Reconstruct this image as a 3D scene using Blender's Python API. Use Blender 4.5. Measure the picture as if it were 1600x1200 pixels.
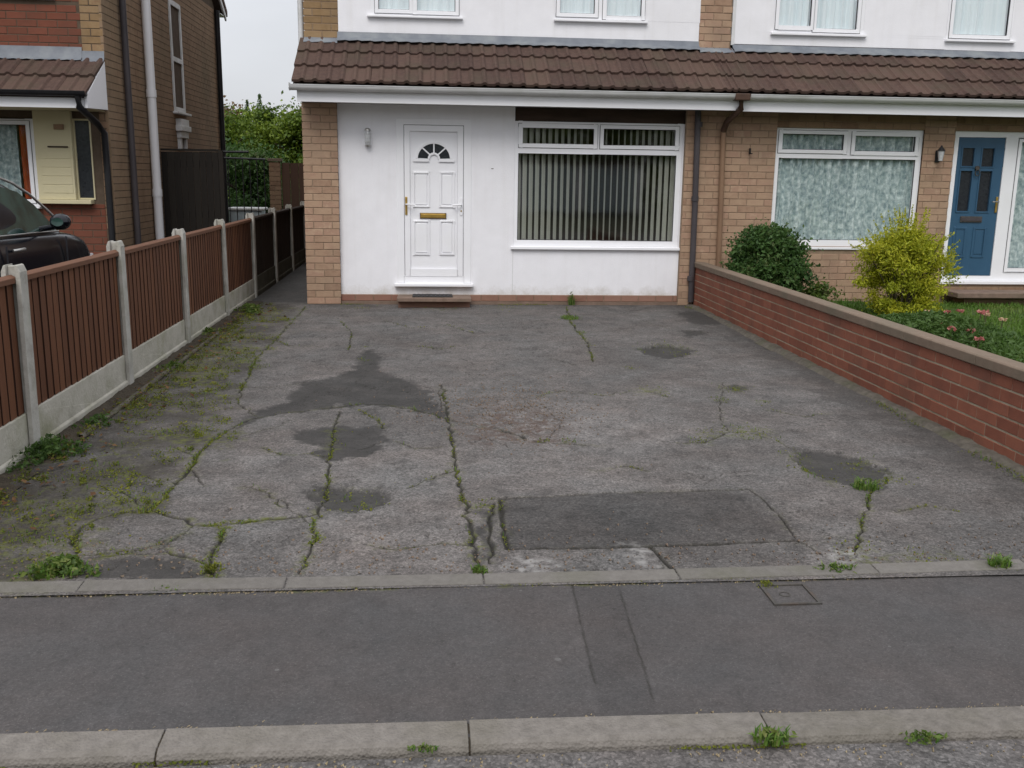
import bpy, bmesh, math, random
import numpy as np
from mathutils import Matrix, Vector
R = math.radians
random.seed(7)
RNG = np.random.default_rng(11)
sc = bpy.context.scene
for o in list(bpy.data.objects):
    bpy.data.objects.remove(o)
col = sc.collection

# ------------------------------------------------------------------ camera
cam_data = bpy.data.cameras.new('camera')
cam = bpy.data.objects.new('camera', cam_data)
col.objects.link(cam)
r_ = Vector((0.9963469, -0.08417617, 0.01439565))
u_ = Vector((0.00368132, 0.21074955, 0.97753316))
f_ = Vector((0.08531888, 0.97390913, -0.21028954))
m = Matrix((r_, u_, -f_)).transposed().to_4x4()
m.translation = Vector((0, 0, 1.6))
cam.matrix_world = m
cam_data.sensor_width = 36.0
cam_data.lens = 1514.09 / 1600 * 36
cam_data.clip_start = 0.05
cam_data.clip_end = 600
sc.camera = cam
sc.render.resolution_x, sc.render.resolution_y = 1024, 768

# ------------------------------------------------------------------ sky and light: overcast, brighter overhead
SUN_EL, SUN_AZ = 50.0, 195.0       # azimuth clockwise from +Y: behind the camera, a little to the left
w = bpy.data.worlds.new('World')
sc.world = w
w.use_nodes = True
nt = w.node_tree
nt.nodes.clear()
N = nt.nodes.new
out = N('ShaderNodeOutputWorld'); bg = N('ShaderNodeBackground')
bg.inputs['Strength'].default_value = 0.1
sky = N('ShaderNodeTexSky'); sky.sky_type = 'NISHITA'; sky.sun_disc = False
sky.sun_elevation = R(SUN_EL); sky.sun_rotation = R(SUN_AZ)
sky.air_density = 1.0; sky.dust_density = 3.0
tc = N('ShaderNodeTexCoord'); sep = N('ShaderNodeSeparateXYZ')
nt.links.new(tc.outputs['Generated'], sep.inputs[0])
mr = N('ShaderNodeMapRange')
mr.inputs['From Min'].default_value = 0.0; mr.inputs['From Max'].default_value = 1.0
mr.inputs['To Min'].default_value = 7.4; mr.inputs["To Max"].default_value = 15.5
nt.links.new(sep.outputs['Z'], mr.inputs['Value'])
cn = N('ShaderNodeTexNoise'); cn.inputs['Scale'].default_value = 2.2; cn.inputs['Detail'].default_value = 5
mp = N('ShaderNodeMapping'); mp.inputs['Scale'].default_value = (1, 1, 3)
nt.links.new(tc.outputs['Generated'], mp.inputs[0]); nt.links.new(mp.outputs[0], cn.inputs['Vector'])
cr = N('ShaderNodeMapRange'); cr.inputs['From Min'].default_value = .3; cr.inputs['From Max'].default_value = .7
cr.inputs['To Min'].default_value = .88; cr.inputs['To Max'].default_value = 1.08
nt.links.new(cn.outputs['Fac'], cr.inputs['Value'])
mu = N('ShaderNodeMath'); mu.operation = 'MULTIPLY'
nt.links.new(mr.outputs[0], mu.inputs[0]); nt.links.new(cr.outputs[0], mu.inputs[1])
cc = N('ShaderNodeVectorMath'); cc.operation = 'SCALE'; cc.inputs[0].default_value = (0.965, 0.985, 1.035)
nt.links.new(mu.outputs[0], cc.inputs['Scale'])
mx = N('ShaderNodeMix'); mx.data_type = 'RGBA'; mx.inputs['Factor'].default_value = 0.88
nt.links.new(sky.outputs[0], mx.inputs['A']); nt.links.new(cc.outputs[0], mx.inputs['B'])
nt.links.new(mx.outputs['Result'], bg.inputs[0]); nt.links.new(bg.outputs[0], out.inputs[0])

sl = bpy.data.lights.new('sun', 'SUN'); sl.energy = 1.75; sl.angle = R(32); sl.color = (1.0, 0.97, 0.93)
sun = bpy.data.objects.new('sun', sl); col.objects.link(sun)
az = R(SUN_AZ); el = R(SUN_EL)
sd = Vector((math.sin(az) * math.cos(el), math.cos(az) * math.cos(el), math.sin(el)))
sun.rotation_euler = sd.to_track_quat('Z', 'Y').to_euler()
vs = sc.view_settings
sc.display_settings.display_device = 'sRGB'
vs.view_transform = 'Standard'; vs.look = 'None'; vs.gamma = 1.0; vs.exposure = 0.0
vs.use_curve_mapping = False
sc.render.engine = 'CYCLES'

# ------------------------------------------------------------------ materials
def mat(name, cols, scale=8.0, rough=.8, bump=0.0, bscale=60.0, detail=5.0, orand=0.0, attr=False,
        spec=.3, metal=0.0, grime=None, stretch=(1, 1, 1), subsurf=False, coat=0.0, vor=False, splash=False):
    """cols: list of rgb spread over a noise ramp; orand: weight of the per-object random number;
    grime: (rgb, amount, scale) large soft stains."""
    m = bpy.data.materials.new(name); m.use_nodes = True
    t = m.node_tree; n = t.nodes.new; L = t.links.new
    b = t.nodes['Principled BSDF']
    b.inputs['Roughness'].default_value = rough; b.inputs['Metallic'].default_value = metal
    b.inputs['Specular IOR Level'].default_value = spec
    b.inputs['Coat Weight'].default_value = coat
    g = n('ShaderNodeNewGeometry')
    mpp = n('ShaderNodeMapping'); mpp.inputs['Scale'].default_value = stretch
    L(g.outputs['Position'], mpp.inputs[0])
    no = n('ShaderNodeTexNoise'); no.inputs['Scale'].default_value = scale; no.inputs['Detail'].default_value = detail
    no.inputs['Roughness'].default_value = .65
    L(mpp.outputs[0], no.inputs['Vector'])
    fac = n('ShaderNodeMapRange'); fac.inputs['From Min'].default_value = .3; fac.inputs['From Max'].default_value = .7
    L(no.outputs['Fac'], fac.inputs['Value'])
    val = fac.outputs[0]
    if orand > 0:
        oi = n('ShaderNodeObjectInfo'); at = n('ShaderNodeAttribute'); at.attribute_name = 'rnd'
        ad = n('ShaderNodeMath'); ad.operation = 'ADD'; fr = n('ShaderNodeMath'); fr.operation = 'FRACT'
        if attr: fr.inputs[0].default_value = 0; L(at.outputs['Fac'], fr.inputs[0])
        else: L(oi.outputs['Random'], ad.inputs[0]); L(at.outputs['Fac'], ad.inputs[1]); L(ad.outputs[0], fr.inputs[0])
        mi = n('ShaderNodeMix'); mi.inputs['Factor'].default_value = orand
        L(val, mi.inputs['A']); L(fr.outputs[0], mi.inputs['B']); val = mi.outputs['Result']
    ra = n('ShaderNodeValToRGB'); el_ = ra.color_ramp.elements
    k = len(cols)
    while len(el_) < k: el_.new(.5)
    for i, c in enumerate(cols):
        el_[i].position = i / max(1, k - 1); el_[i].color = (*c, 1)
    L(val, ra.inputs[0]); colr = ra.outputs[0]
    if grime:
        gn = n('ShaderNodeTexNoise'); gn.inputs['Scale'].default_value = grime[2]; gn.inputs['Detail'].default_value = 6
        L(g.outputs['Position'], gn.inputs['Vector'])
        gr = n('ShaderNodeMapRange'); gr.inputs['From Min'].default_value = .48; gr.inputs['From Max'].default_value = .75
        gr.inputs['To Max'].default_value = grime[1]
        L(gn.outputs['Fac'], gr.inputs['Value'])
        gm = n('ShaderNodeMix'); gm.data_type = 'RGBA'
        L(gr.outputs[0], gm.inputs['Factor']); L(colr, gm.inputs['A']); gm.inputs['B'].default_value = (*grime[0], 1)
        colr = gm.outputs['Result']
    if splash:      # mud splashed up from the ground and rain streaks: dirt with its own shape
        sz = n('ShaderNodeSeparateXYZ'); L(g.outputs['Position'], sz.inputs[0])
        h = n('ShaderNodeMapRange'); h.inputs['From Min'].default_value = .12; h.inputs['From Max'].default_value = .42; h.inputs['To Min'].default_value = 1; h.inputs['To Max'].default_value = 0
        L(sz.outputs['Z'], h.inputs['Value'])
        q = n('ShaderNodeTexNoise'); q.inputs['Scale'].default_value = 6; q.inputs['Detail'].default_value = 8; q.inputs['Roughness'].default_value = .75; L(g.outputs['Position'], q.inputs['Vector'])
        a1 = n('ShaderNodeMath'); a1.operation = 'MULTIPLY'; L(h.outputs[0], a1.inputs[0]); L(q.outputs['Fac'], a1.inputs[1])
        k1 = n('ShaderNodeMapRange'); k1.inputs['From Min'].default_value = .30; k1.inputs['From Max'].default_value = .75; k1.inputs['To Max'].default_value = .8; L(a1.outputs[0], k1.inputs['Value'])
        mp2 = n('ShaderNodeMapping'); mp2.inputs['Scale'].default_value = (7, 7, .35); L(g.outputs['Position'], mp2.inputs[0])
        q2 = n('ShaderNodeTexNoise'); q2.inputs['Scale'].default_value = 1.6; q2.inputs['Detail'].default_value = 6; L(mp2.outputs[0], q2.inputs['Vector'])
        k2 = n('ShaderNodeMapRange'); k2.inputs['From Min'].default_value = .52; k2.inputs['From Max'].default_value = .8; k2.inputs['To Max'].default_value = .09; L(q2.outputs['Fac'], k2.inputs['Value'])
        mxx = n('ShaderNodeMath'); mxx.operation = 'MAXIMUM'; L(k1.outputs[0], mxx.inputs[0]); L(k2.outputs[0], mxx.inputs[1])
        km = n('ShaderNodeMix'); km.data_type = 'RGBA'; L(mxx.outputs[0], km.inputs['Factor']); L(colr, km.inputs['A']); km.inputs['B'].default_value = (.40, .36, .29, 1); colr = km.outputs['Result']
    L(colr, b.inputs['Base Color'])
    if bump > 0:
        if vor:
            bn = n('ShaderNodeTexVoronoi'); bn.inputs['Scale'].default_value = bscale; src = bn.outputs['Distance']
        else:
            bn = n('ShaderNodeTexNoise'); bn.inputs['Scale'].default_value = bscale; bn.inputs['Detail'].default_value = 4; src = bn.outputs['Fac']
        L(mpp.outputs[0], bn.inputs['Vector'])
        bu = n('ShaderNodeBump'); bu.inputs['Distance'].default_value = bump; bu.inputs['Strength'].default_value = .8
        L(src, bu.inputs['Height']); L(bu.outputs[0], b.inputs['Normal'])
    if subsurf:
        tr = n('ShaderNodeBsdfTranslucent'); ms = n('ShaderNodeMixShader'); ms.inputs[0].default_value = .35
        L(colr, tr.inputs[0]); L(b.outputs[0], ms.inputs[1]); L(tr.outputs[0], ms.inputs[2])
        L(ms.outputs[0], t.nodes['Material Output'].inputs['Surface'])
    return m

def glass_mat(name, tint=(1, 1, 1), refl=1.0):
    m = bpy.data.materials.new(name); m.use_nodes = True
    t = m.node_tree; t.nodes.clear(); n = t.nodes.new; L = t.links.new
    o = n('ShaderNodeOutputMaterial'); tr = n('ShaderNodeBsdfTransparent'); tr.inputs[0].default_value = (*tint, 1)
    gl = n('ShaderNodeBsdfGlossy'); gl.inputs['Roughness'].default_value = .035
    no = n('ShaderNodeTexNoise'); no.inputs['Scale'].default_value = 1.6; bu = n('ShaderNodeBump')
    bu.inputs['Distance'].default_value = .012; bu.inputs['Strength'].default_value = .10
    g = n('ShaderNodeNewGeometry'); L(g.outputs['Position'], no.inputs['Vector'])
    L(no.outputs['Fac'], bu.inputs['Height']); L(bu.outputs[0], gl.inputs['Normal'])
    def mth(op, a, b_, cl=False):
        k = n('ShaderNodeMath'); k.operation = op; k.use_clamp = cl
        for i, x in enumerate((a, b_)):
            if x is None: continue
            if isinstance(x, (int, float)): k.inputs[i].default_value = x
            else: L(x, k.inputs[i])
        return k.outputs[0]
    dp = n('ShaderNodeVectorMath'); dp.operation = 'DOT_PRODUCT'; L(g.outputs['Incoming'], dp.inputs[0]); L(g.outputs['Normal'], dp.inputs[1])
    c1 = mth('SUBTRACT', 1.0, mth('ABSOLUTE', dp.outputs['Value'], None), True)
    fr_ = mth('MULTIPLY', mth('ADD', mth('MULTIPLY', mth('POWER', c1, 5.0), .96), .04), refl, True)
    mi = n('ShaderNodeMixShader'); L(fr_, mi.inputs[0]); L(tr.outputs[0], mi.inputs[1]); L(gl.outputs[0], mi.inputs[2])
    L(mi.outputs[0], o.inputs['Surface'])
    return m

M = {}
M['brick'] = mat('buff_brick', [(.26, .16, .107), (.34, .222, .15), (.395, .27, .182), (.36, .225, .158), (.48, .35, .24)], 9, .9, .002, 120, orand=.62, grime=((.20, .15, .11), .5, 2.2))
M['mortar'] = mat('mortar', [(.22, .155, .105), (.29, .21, .145)], 20, .95, .002, 150)
M['brick_gold'] = mat('golden_brick', [(.21, .135, .065), (.27, .175, .09), (.31, .21, .115), (.25, .15, .085)], 9, .9, .002, 120, orand=.55, grime=((.15, .11, .07), .5, 2))
M['brick_brown'] = mat('brown_brick', [(.185, .115, .075), (.25, .155, .10), (.30, .20, .125), (.26, .155, .11)], 9, .9, .0015, 120, orand=.5, grime=((.14, .105, .07), .6, 1.3))
M['brick_side'] = mat('brown_side_wall_brick', [(.21, .14, .09), (.26, .175, .112), (.30, .205, .13), (.255, .165, .11)], 3, .92, 0, orand=.2, grime=((.17, .14, .085), .6, 1.0))
M['mortar_dark'] = mat('dark_mortar', [(.09, .065, .045), (.13, .095, .068)], 12, .95)
M['brick_red'] = mat('red_brick', [(.155, .054, .034), (.195, .068, .042), (.235, .086, .052), (.18, .068, .046)], 10, .88, .002, 120, orand=.6, grime=((.10, .058, .042), .5, 3))
M['mortar_red'] = mat('boundary_wall_mortar', [(.25, .20, .145), (.36, .31, .23)], 16, .95, .002, 150, grime=((.13, .13, .07), .6, 4))
M['terracotta'] = mat('terracotta_brick', [(.15, .052, .03), (.18, .06, .036), (.20, .068, .042)], 9, .85, .002, 120, orand=.5, grime=((.10, .05, .035), .5, 2))
M['plinth_brick'] = mat('plinth_brick', [(.20, .10, .075), (.25, .14, .10), (.28, .16, .12)], 9, .9, .003, 120, orand=.6, grime=((.25, .09, .07), .5, 2))
M['render'] = mat('white_render', [(.80, .795, .825), (.845, .84, .87)], 5, .85, .0025, 90, grime=((.55, .54, .52), .2, 1.3), splash=True)
M['upvc'] = mat('white_plastic', [(.83, .83, .86), (.86, .86, .885)], 6, .35, spec=.5, grime=((.62, .62, .60), .2, 3))
M['upvc_old'] = mat('weathered_white_plastic', [(.56, .56, .56), (.66, .66, .66)], 3, .45, spec=.4, grime=((.30, .31, .24), .5, 2.5), stretch=(.3, 3, 3))
M['gasket'] = mat('black_rubber', [(.02, .02, .025), (.03, .03, .035)], 30, .6)
M['tile'] = mat('brown_concrete_tile', [(.042, .026, .021), (.070, .042, .034), (.098, .060, .047), (.078, .053, .038)], 22, .92, .003, 160, orand=.55, grime=((.065, .055, .036), .6, 3))
M['lead'] = mat('grey_lead_flashing', [(.13, .145, .17), (.21, .225, .25)], 4, .6, .002, 12, grime=((.25, .27, .26), .5, 4), spec=.4)
M['timber_dark'] = mat('dark_timber', [(.035, .022, .016), (.07, .045, .032)], 12, .8, .002, 60, stretch=(.2, 1, 1))
M['fence'] = mat('red_brown_stained_timber', [(.088, .035, .017), (.128, .050, .023), (.170, .070, .032)], 14, .75, .003, 40, orand=.5, stretch=(4, 4, .35))
M['fence_gap_shade'] = mat('shaded_gap_edge', [(.028, .013, .009), (.045, .020, .013)], 14, .85, .002, 40, stretch=(4, 4, .35))  # dark colour stands in for shade in the board gaps
M['fence_shaded'] = mat('alley_shaded_timber', [(.022, .014, .010), (.038, .024, .016)], 14, .85, .003, 40, orand=.5, stretch=(4, 4, .35))  # darker fence copy: shade between the houses put into the colour
M['gravelboard_shaded'] = mat('shaded_mossy_concrete_board', [(.06, .058, .045), (.12, .115, .09)], 5, .95, .006, 45, grime=((.05, .06, .03), .75, 3.0))  # darker gravel board with moss, alley shade put into its colour
M['fence_rail'] = mat('brown_capping_timber', [(.12, .055, .032), (.17, .08, .045)], 14, .75, .002, 40, orand=.3, stretch=(4, .4, 4))
M['concrete'] = mat('weathered_concrete', [(.30, .285, .255), (.42, .405, .37), (.50, .485, .45)], 9, .92, .004, 70, orand=.2, grime=((.19, .20, .12), .5, 3.5))
M['gravelboard'] = mat('stained_concrete_board', [(.30, .285, .23), (.43, .41, .35), (.50, .475, .42)], 5, .93, .006, 45, orand=.2, grime=((.20, .205, .11), .7, 3.0))
M['kerb'] = mat('kerb_concrete', [(.115, .104, .092), (.17, .154, .138), (.215, .196, .176)], 26, .93, .005, 110, orand=.3, grime=((.12, .11, .08), .5, 3), vor=True)
M['edging'] = mat('edging_concrete', [(.12, .11, .10), (.175, .162, .148)], 26, .93, .004, 110, orand=.3, grime=((.10, .10, .06), .45, 4), vor=True)
M['coping'] = mat('coping_concrete', [(.155, .112, .082), (.21, .158, .118)], 14, .93, .003, 80, orand=.35, grime=((.13, .12, .085), .5, 3))
M['haunch'] = mat('dirty_mortar_fillet', [(.06, .052, .042), (.13, .115, .095)], 16, .95, .006, 60, grime=((.06, .07, .03), .6, 5))
M['step'] = mat('brown_step_slab', [(.15, .105, .08), (.23, .16, .125)], 10, .9, .003, 80, grime=((.10, .09, .06), .5, 4))
M['pipe_grey'] = mat('dark_grey_pipe', [(.045, .04, .045), (.075, .065, .068)], 5, .5, stretch=(1, 1, .3))
M['pipe_brown'] = mat('faded_brown_pipe', [(.18, .105, .065), (.25, .155, .095)], 3, .6, stretch=(1, 1, .3))
M['pipe_darkbrown'] = mat('brown_plastic', [(.05, .028, .02), (.08, .045, .03)], 5, .45)
M['black'] = mat('black_plastic', [(.012, .012, .014), (.02, .02, .022)], 6, .45)
M['brass'] = mat('worn_brass', [(.42, .27, .06), (.55, .36, .10)], 20, .38, metal=.75)
M['chrome'] = mat('dull_metal', [(.45, .44, .42), (.55, .54, .52)], 20, .35, metal=.9)
M['blue_door'] = mat('blue_painted_door', [(.028, .080, .145), (.036, .098, .17)], 5, .42, .0008, 60, spec=.4, stretch=(1, 1, .3))
M['darkglass'] = mat('dark_obscured_glass', [(.012, .014, .02), (.03, .034, .04)], 30, .15, .002, 90, spec=.6)
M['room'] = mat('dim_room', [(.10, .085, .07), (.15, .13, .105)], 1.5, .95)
M['blind'] = mat('grey_green_blind_fabric', [(.43, .45, .38), (.50, .52, .45)], 60, .9, orand=.3)
M['plain_curtain'] = mat('pale_net', [(.66, .76, .79), (.80, .88, .90)], 3, .9, stretch=(9, 1, .2))
M['lace'] = mat('lace_net', [(.20, .28, .30), (.42, .52, .52), (.74, .83, .81)], 17, .9, .006, 18, detail=3.5, stretch=(1.5, .2, 1.0))
M['orange_cloth'] = mat('orange_cloth', [(.30, .05, .012), (.42, .085, .02)], 4, .9, stretch=(8, 1, .3))
M['cream'] = mat('cream_paint', [(.56, .50, .32), (.64, .58, .38)], 3, .7, .001, 60, grime=((.46, .40, .26), .4, 3))
M['gate'] = mat('dark_creosoted_timber', [(.018, .015, .013), (.032, .027, .022)], 10, .85, .003, 50, orand=.5, stretch=(4, 4, .3))
M['shed_wood'] = mat('brown_screen_timber', [(.06, .034, .024), (.095, .055, .038)], 10, .85, .003, 50, orand=.5, stretch=(4, 4, .3))
M['carpaint'] = mat('near_black_car_paint', [(.004, .005, .009), (.006, .007, .012)], 2, .22, spec=.35, coat=.15)
M['carglass'] = mat('tinted_car_glass', [(.012, .025, .022), (.05, .11, .095)], 4.5, .06, spec=.9, coat=.8)
M['tyre'] = mat('tyre_rubber', [(.015, .015, .015), (.03, .03, .03)], 30, .85)
M['lamp_red'] = mat('red_lens', [(.25, .01, .01), (.35, .02, .02)], 30, .2, spec=.6)
M['lamp_clear'] = mat('clear_lens', [(.55, .57, .6), (.7, .72, .75)], 30, .12, spec=.8)
M['frosted'] = mat('frosted_lamp_glass', [(.45, .46, .47), (.60, .61, .62)], 40, .2, spec=.7)
M['rubber_mat'] = mat('dark_door_mat', [(.02, .02, .02), (.055, .05, .048)], 60, .95, .004, 160)
M['iron'] = mat('cast_iron_cover', [(.045, .042, .038), (.085, .078, .07)], 30, .75, .004, 120, grime=((.09, .05, .03), .5, 12))
M['soil'] = mat('soil', [(.035, .028, .02), (.075, .06, .042)], 14, .98, .02, 60)
M['lawn_base'] = mat('lawn_earth', [(.03, .055, .012), (.05, .085, .02), (.09, .10, .03)], 6, .98, .02, 60)
M['plastic_pale'] = mat('pale_grey_plastic', [(.35, .42, .45), (.55, .62, .65)], 6, .6)
M['gl'] = glass_mat('window_glass', refl=1.5)
def leafmat(name, cols, rough=.55):
    return mat(name, cols, 30, rough, orand=.85, attr=True, spec=.35, subsurf=True)
M['leaf_dark'] = leafmat('dark_green_leaf', [(.02, .05, .013), (.04, .09, .02), (.075, .15, .035), (.13, .13, .05)])
M['leaf_yellow'] = leafmat('yellow_green_leaf', [(.15, .18, .012), (.32, .36, .02), (.50, .50, .035), (.62, .56, .06)])
M['leaf_mid'] = leafmat('mid_green_leaf', [(.03, .065, .014), (.06, .115, .022), (.10, .17, .04)])
M['leaf_tree'] = leafmat('tree_leaf', [(.025, .05, .007), (.08, .135, .014), (.18, .25, .026), (.28, .34, .05)])
M['leaf_brown'] = leafmat('bronze_leaf', [(.10, .06, .03), (.15, .09, .045), (.12, .12, .04)])
M['grass'] = leafmat('grass_blade', [(.045, .11, .012), (.08, .17, .02), (.13, .22, .035), (.22, .24, .08)])
M['weed'] = leafmat('weed_leaf', [(.045, .085, .015), (.08, .135, .022), (.13, .19, .035), (.19, .20, .06)])
M['moss'] = leafmat('moss', [(.055, .065, .012), (.10, .12, .016), (.17, .185, .022), (.25, .24, .04)], .9)
M['litter'] = leafmat('dead_leaf', [(.07, .04, .022), (.15, .075, .035), (.22, .13, .06)], .9)
M['petal'] = leafmat('pink_petal', [(.36, .10, .09), (.50, .18, .16), (.58, .30, .25)])
M['petal_pale'] = leafmat('cream_petal', [(.55, .35, .22), (.68, .52, .36)])
M['stem'] = mat('stem', [(.06, .05, .03), (.10, .085, .05)], 20, .9, .004, 60)
M['bark'] = mat('bark', [(.04, .032, .025), (.09, .07, .055)], 14, .95, .02, 30, stretch=(1, 1, .3))
M['ground'] = mat('distant_ground', [(.05, .055, .03), (.075, .075, .045)], .6, .98)

def tarmac(name, lo, hi, vscale, attrs=False, tint=(1, .99, .975), contrast=1.0, gum=False):
    m = bpy.data.materials.new(name); m.use_nodes = True
    t = m.node_tree; n = t.nodes.new; L = t.links.new
    b = t.nodes['Principled BSDF']; b.inputs['Roughness'].default_value = .88; b.inputs['Specular IOR Level'].default_value = .35
    g = n('ShaderNodeNewGeometry')
    v = n('ShaderNodeTexVoronoi'); v.inputs['Scale'].default_value = vscale; L(g.outputs['Position'], v.inputs['Vector'])
    sp = n('ShaderNodeSeparateColor'); L(v.outputs['Color'], sp.inputs[0])
    fine = n('ShaderNodeTexNoise'); fine.inputs['Scale'].default_value = vscale * .33; fine.inputs['Detail'].default_value = 4
    fine.inputs['Roughness'].default_value = .8
    L(g.outputs['Position'], fine.inputs['Vector'])
    pw = n('ShaderNodeMath'); pw.operation = 'POWER'; pw.inputs[1].default_value = 2.2; L(sp.outputs[0], pw.inputs[0])
    mi = n('ShaderNodeMix'); mi.inputs['Factor'].default_value = .5; L(pw.outputs[0], mi.inputs['A']); 
    fm = n('ShaderNodeMapRange'); fm.inputs['From Min'].default_value = .32; fm.inputs['From Max'].default_value = .68; L(fine.outputs['Fac'], fm.inputs['Value'])
    L(fm.outputs[0], mi.inputs['B'])
    ra = n('ShaderNodeMix'); ra.data_type = 'RGBA'; L(mi.outputs['Result'], ra.inputs['Factor'])
    ra.inputs['A'].default_value = (lo * tint[0], lo * tint[1], lo * tint[2], 1); ra.inputs['B'].default_value = (hi * tint[0], hi * tint[1], hi * tint[2], 1)
    c = ra.outputs['Result']
    def mul(c, srcval, a, bb):
        k = n('ShaderNodeMapRange'); k.inputs['To Min'].default_value = a; k.inputs['To Max'].default_value = bb
        L(srcval, k.inputs['Value']); s = n('ShaderNodeVectorMath'); s.operation = 'SCALE'
        L(c, s.inputs[0]); L(k.outputs[0], s.inputs['Scale']); return s.outputs[0]
    def noise(sc_, det=5, st=(1, 1, 1), lo_=.32, hi_=.68):
        mp_ = n('ShaderNodeMapping'); mp_.inputs['Scale'].default_value = st; L(g.outputs['Position'], mp_.inputs[0])
        q = n('ShaderNodeTexNoise'); q.inputs['Scale'].default_value = sc_; q.inputs['Detail'].default_value = det
        q.inputs['Roughness'].default_value = .6
        L(mp_.outputs[0], q.inputs['Vector']); k = n('ShaderNodeMapRange'); k.inputs['From Min'].default_value = lo_; k.inputs['From Max'].default_value = hi_
        L(q.outputs['Fac'], k.inputs['Value']); return k.outputs[0]
    c = mul(c, noise(.9), 1 - .16 * contrast, 1 + .14 * contrast)
    c = mul(c, noise(4.5, 6), 1 - .17 * contrast, 1 + .17 * contrast)
    c = mul(c, noise(16, 5, (1, 1, 1)), 1 - .12 * contrast, 1 + .12 * contrast)
    def tintn(c, fac, rgb):
        k = n('ShaderNodeMix'); k.data_type = 'RGBA'; k.blend_type = 'MULTIPLY'; L(fac, k.inputs['Factor']); L(c, k.inputs['A']); k.inputs['B'].default_value = (*rgb, 1); return k.outputs['Result']
    c = tintn(c, noise(1.7, 5), (1.06, .97, .93)); c = mul(c, noise(38, 4, lo_=.60, hi_=.70), 1.0, 1 - .45 * contrast)
    c = mul(c, noise(9, 6, (1, .55, 1), .55, .72), 1.0, 1 - .28 * contrast)
    def mixc(c, fac, rgb):
        k = n('ShaderNodeMix'); k.data_type = 'RGBA'; L(fac, k.inputs['Factor']); L(c, k.inputs['A']); k.inputs['B'].default_value = (*rgb, 1); return k.outputs['Result']
    def att(nm):
        a = n('ShaderNodeAttribute'); a.attribute_name = nm; return a.outputs['Fac']
    def mth(op, a, bb):
        k = n('ShaderNodeMath'); k.operation = op; k.use_clamp = True
        for i, x in enumerate((a, bb)):
            if isinstance(x, (int, float)): k.inputs[i].default_value = x
            else: L(x, k.inputs[i])
        return k.outputs[0]
    if gum:
        vg = n('ShaderNodeTexVoronoi'); vg.inputs['Scale'].default_value = 3.1; L(g.outputs['Position'], vg.inputs['Vector'])
        lt = n('ShaderNodeMath'); lt.operation = 'LESS_THAN'; lt.inputs[1].default_value = .036; L(vg.outputs['Distance'], lt.inputs[0]); c = mixc(c, mth('MULTIPLY', lt.outputs[0], .45), (.18, .175, .17))
        vp = n('ShaderNodeTexVoronoi'); vp.inputs['Scale'].default_value = 60; L(g.outputs['Position'], vp.inputs['Vector'])
        lt = n('ShaderNodeMath'); lt.operation = 'LESS_THAN'; lt.inputs[1].default_value = .12; L(vp.outputs['Distance'], lt.inputs[0]); c = mixc(c, mth('MULTIPLY', lt.outputs[0], .35), (.24, .235, .22))
    if attrs:
        c = mul(c, att('pale'), 1.0, 1.22)
        c = mixc(c, mth('MULTIPLY', att('stain'), .88), (.034, .032, .030))
        c = mul(c, att('patch'), 1.0, .56)
        brown = mth('MULTIPLY', att('rubble'), noise(9, 7, (1, 2.2, 1), .42, .58)); c = mixc(c, mth('MULTIPLY', brown, .85), (.085, .058, .048))
        c = mixc(c, mth('MULTIPLY', att('scrape'), noise(18, 6, (1, 1, 1), .42, .60)), (.26, .25, .24))
        lf = mth('MULTIPLY', att('left'), noise(3.0, 7, lo_=.30, hi_=.58)); c = mixc(c, mth('MULTIPLY', lf, .80), (.036, .031, .024))
        ms = mth('MULTIPLY', att('moss'), noise(22, 5, lo_=.46, hi_=.58)); c = mixc(c, mth('MULTIPLY', ms, .9), (.11, .12, .022))
        ml = mth('MULTIPLY', att('left'), noise(9, 7, lo_=.58, hi_=.66)); c = mixc(c, mth('MULTIPLY', ml, .8), (.10, .11, .022))
        c = mixc(c, mth('MULTIPLY', att('crack'), .95), (.018, .016, .012))
    bb = n('ShaderNodeBump'); bb.inputs['Distance'].default_value = .005; bb.inputs['Strength'].default_value = .9
    L(mi.outputs['Result'], bb.inputs['Height']); L(bb.outputs[0], b.inputs['Normal'])
    L(c, b.inputs['Base Color'])
    return m
M['drive'] = tarmac('old_tarmac', .042, .215, 150, True, tint=(1.0, .955, .925), contrast=1.2)
M['pave'] = tarmac('footway_tarmac', .050, .103, 190, True, tint=(1.03, .985, .985), contrast=.5, gum=True)
M['road'] = tarmac('road_tarmac', .045, .22, 120, tint=(1, .96, .94))
M['path'] = tarmac('side_path', .028, .085, 120)

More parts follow.
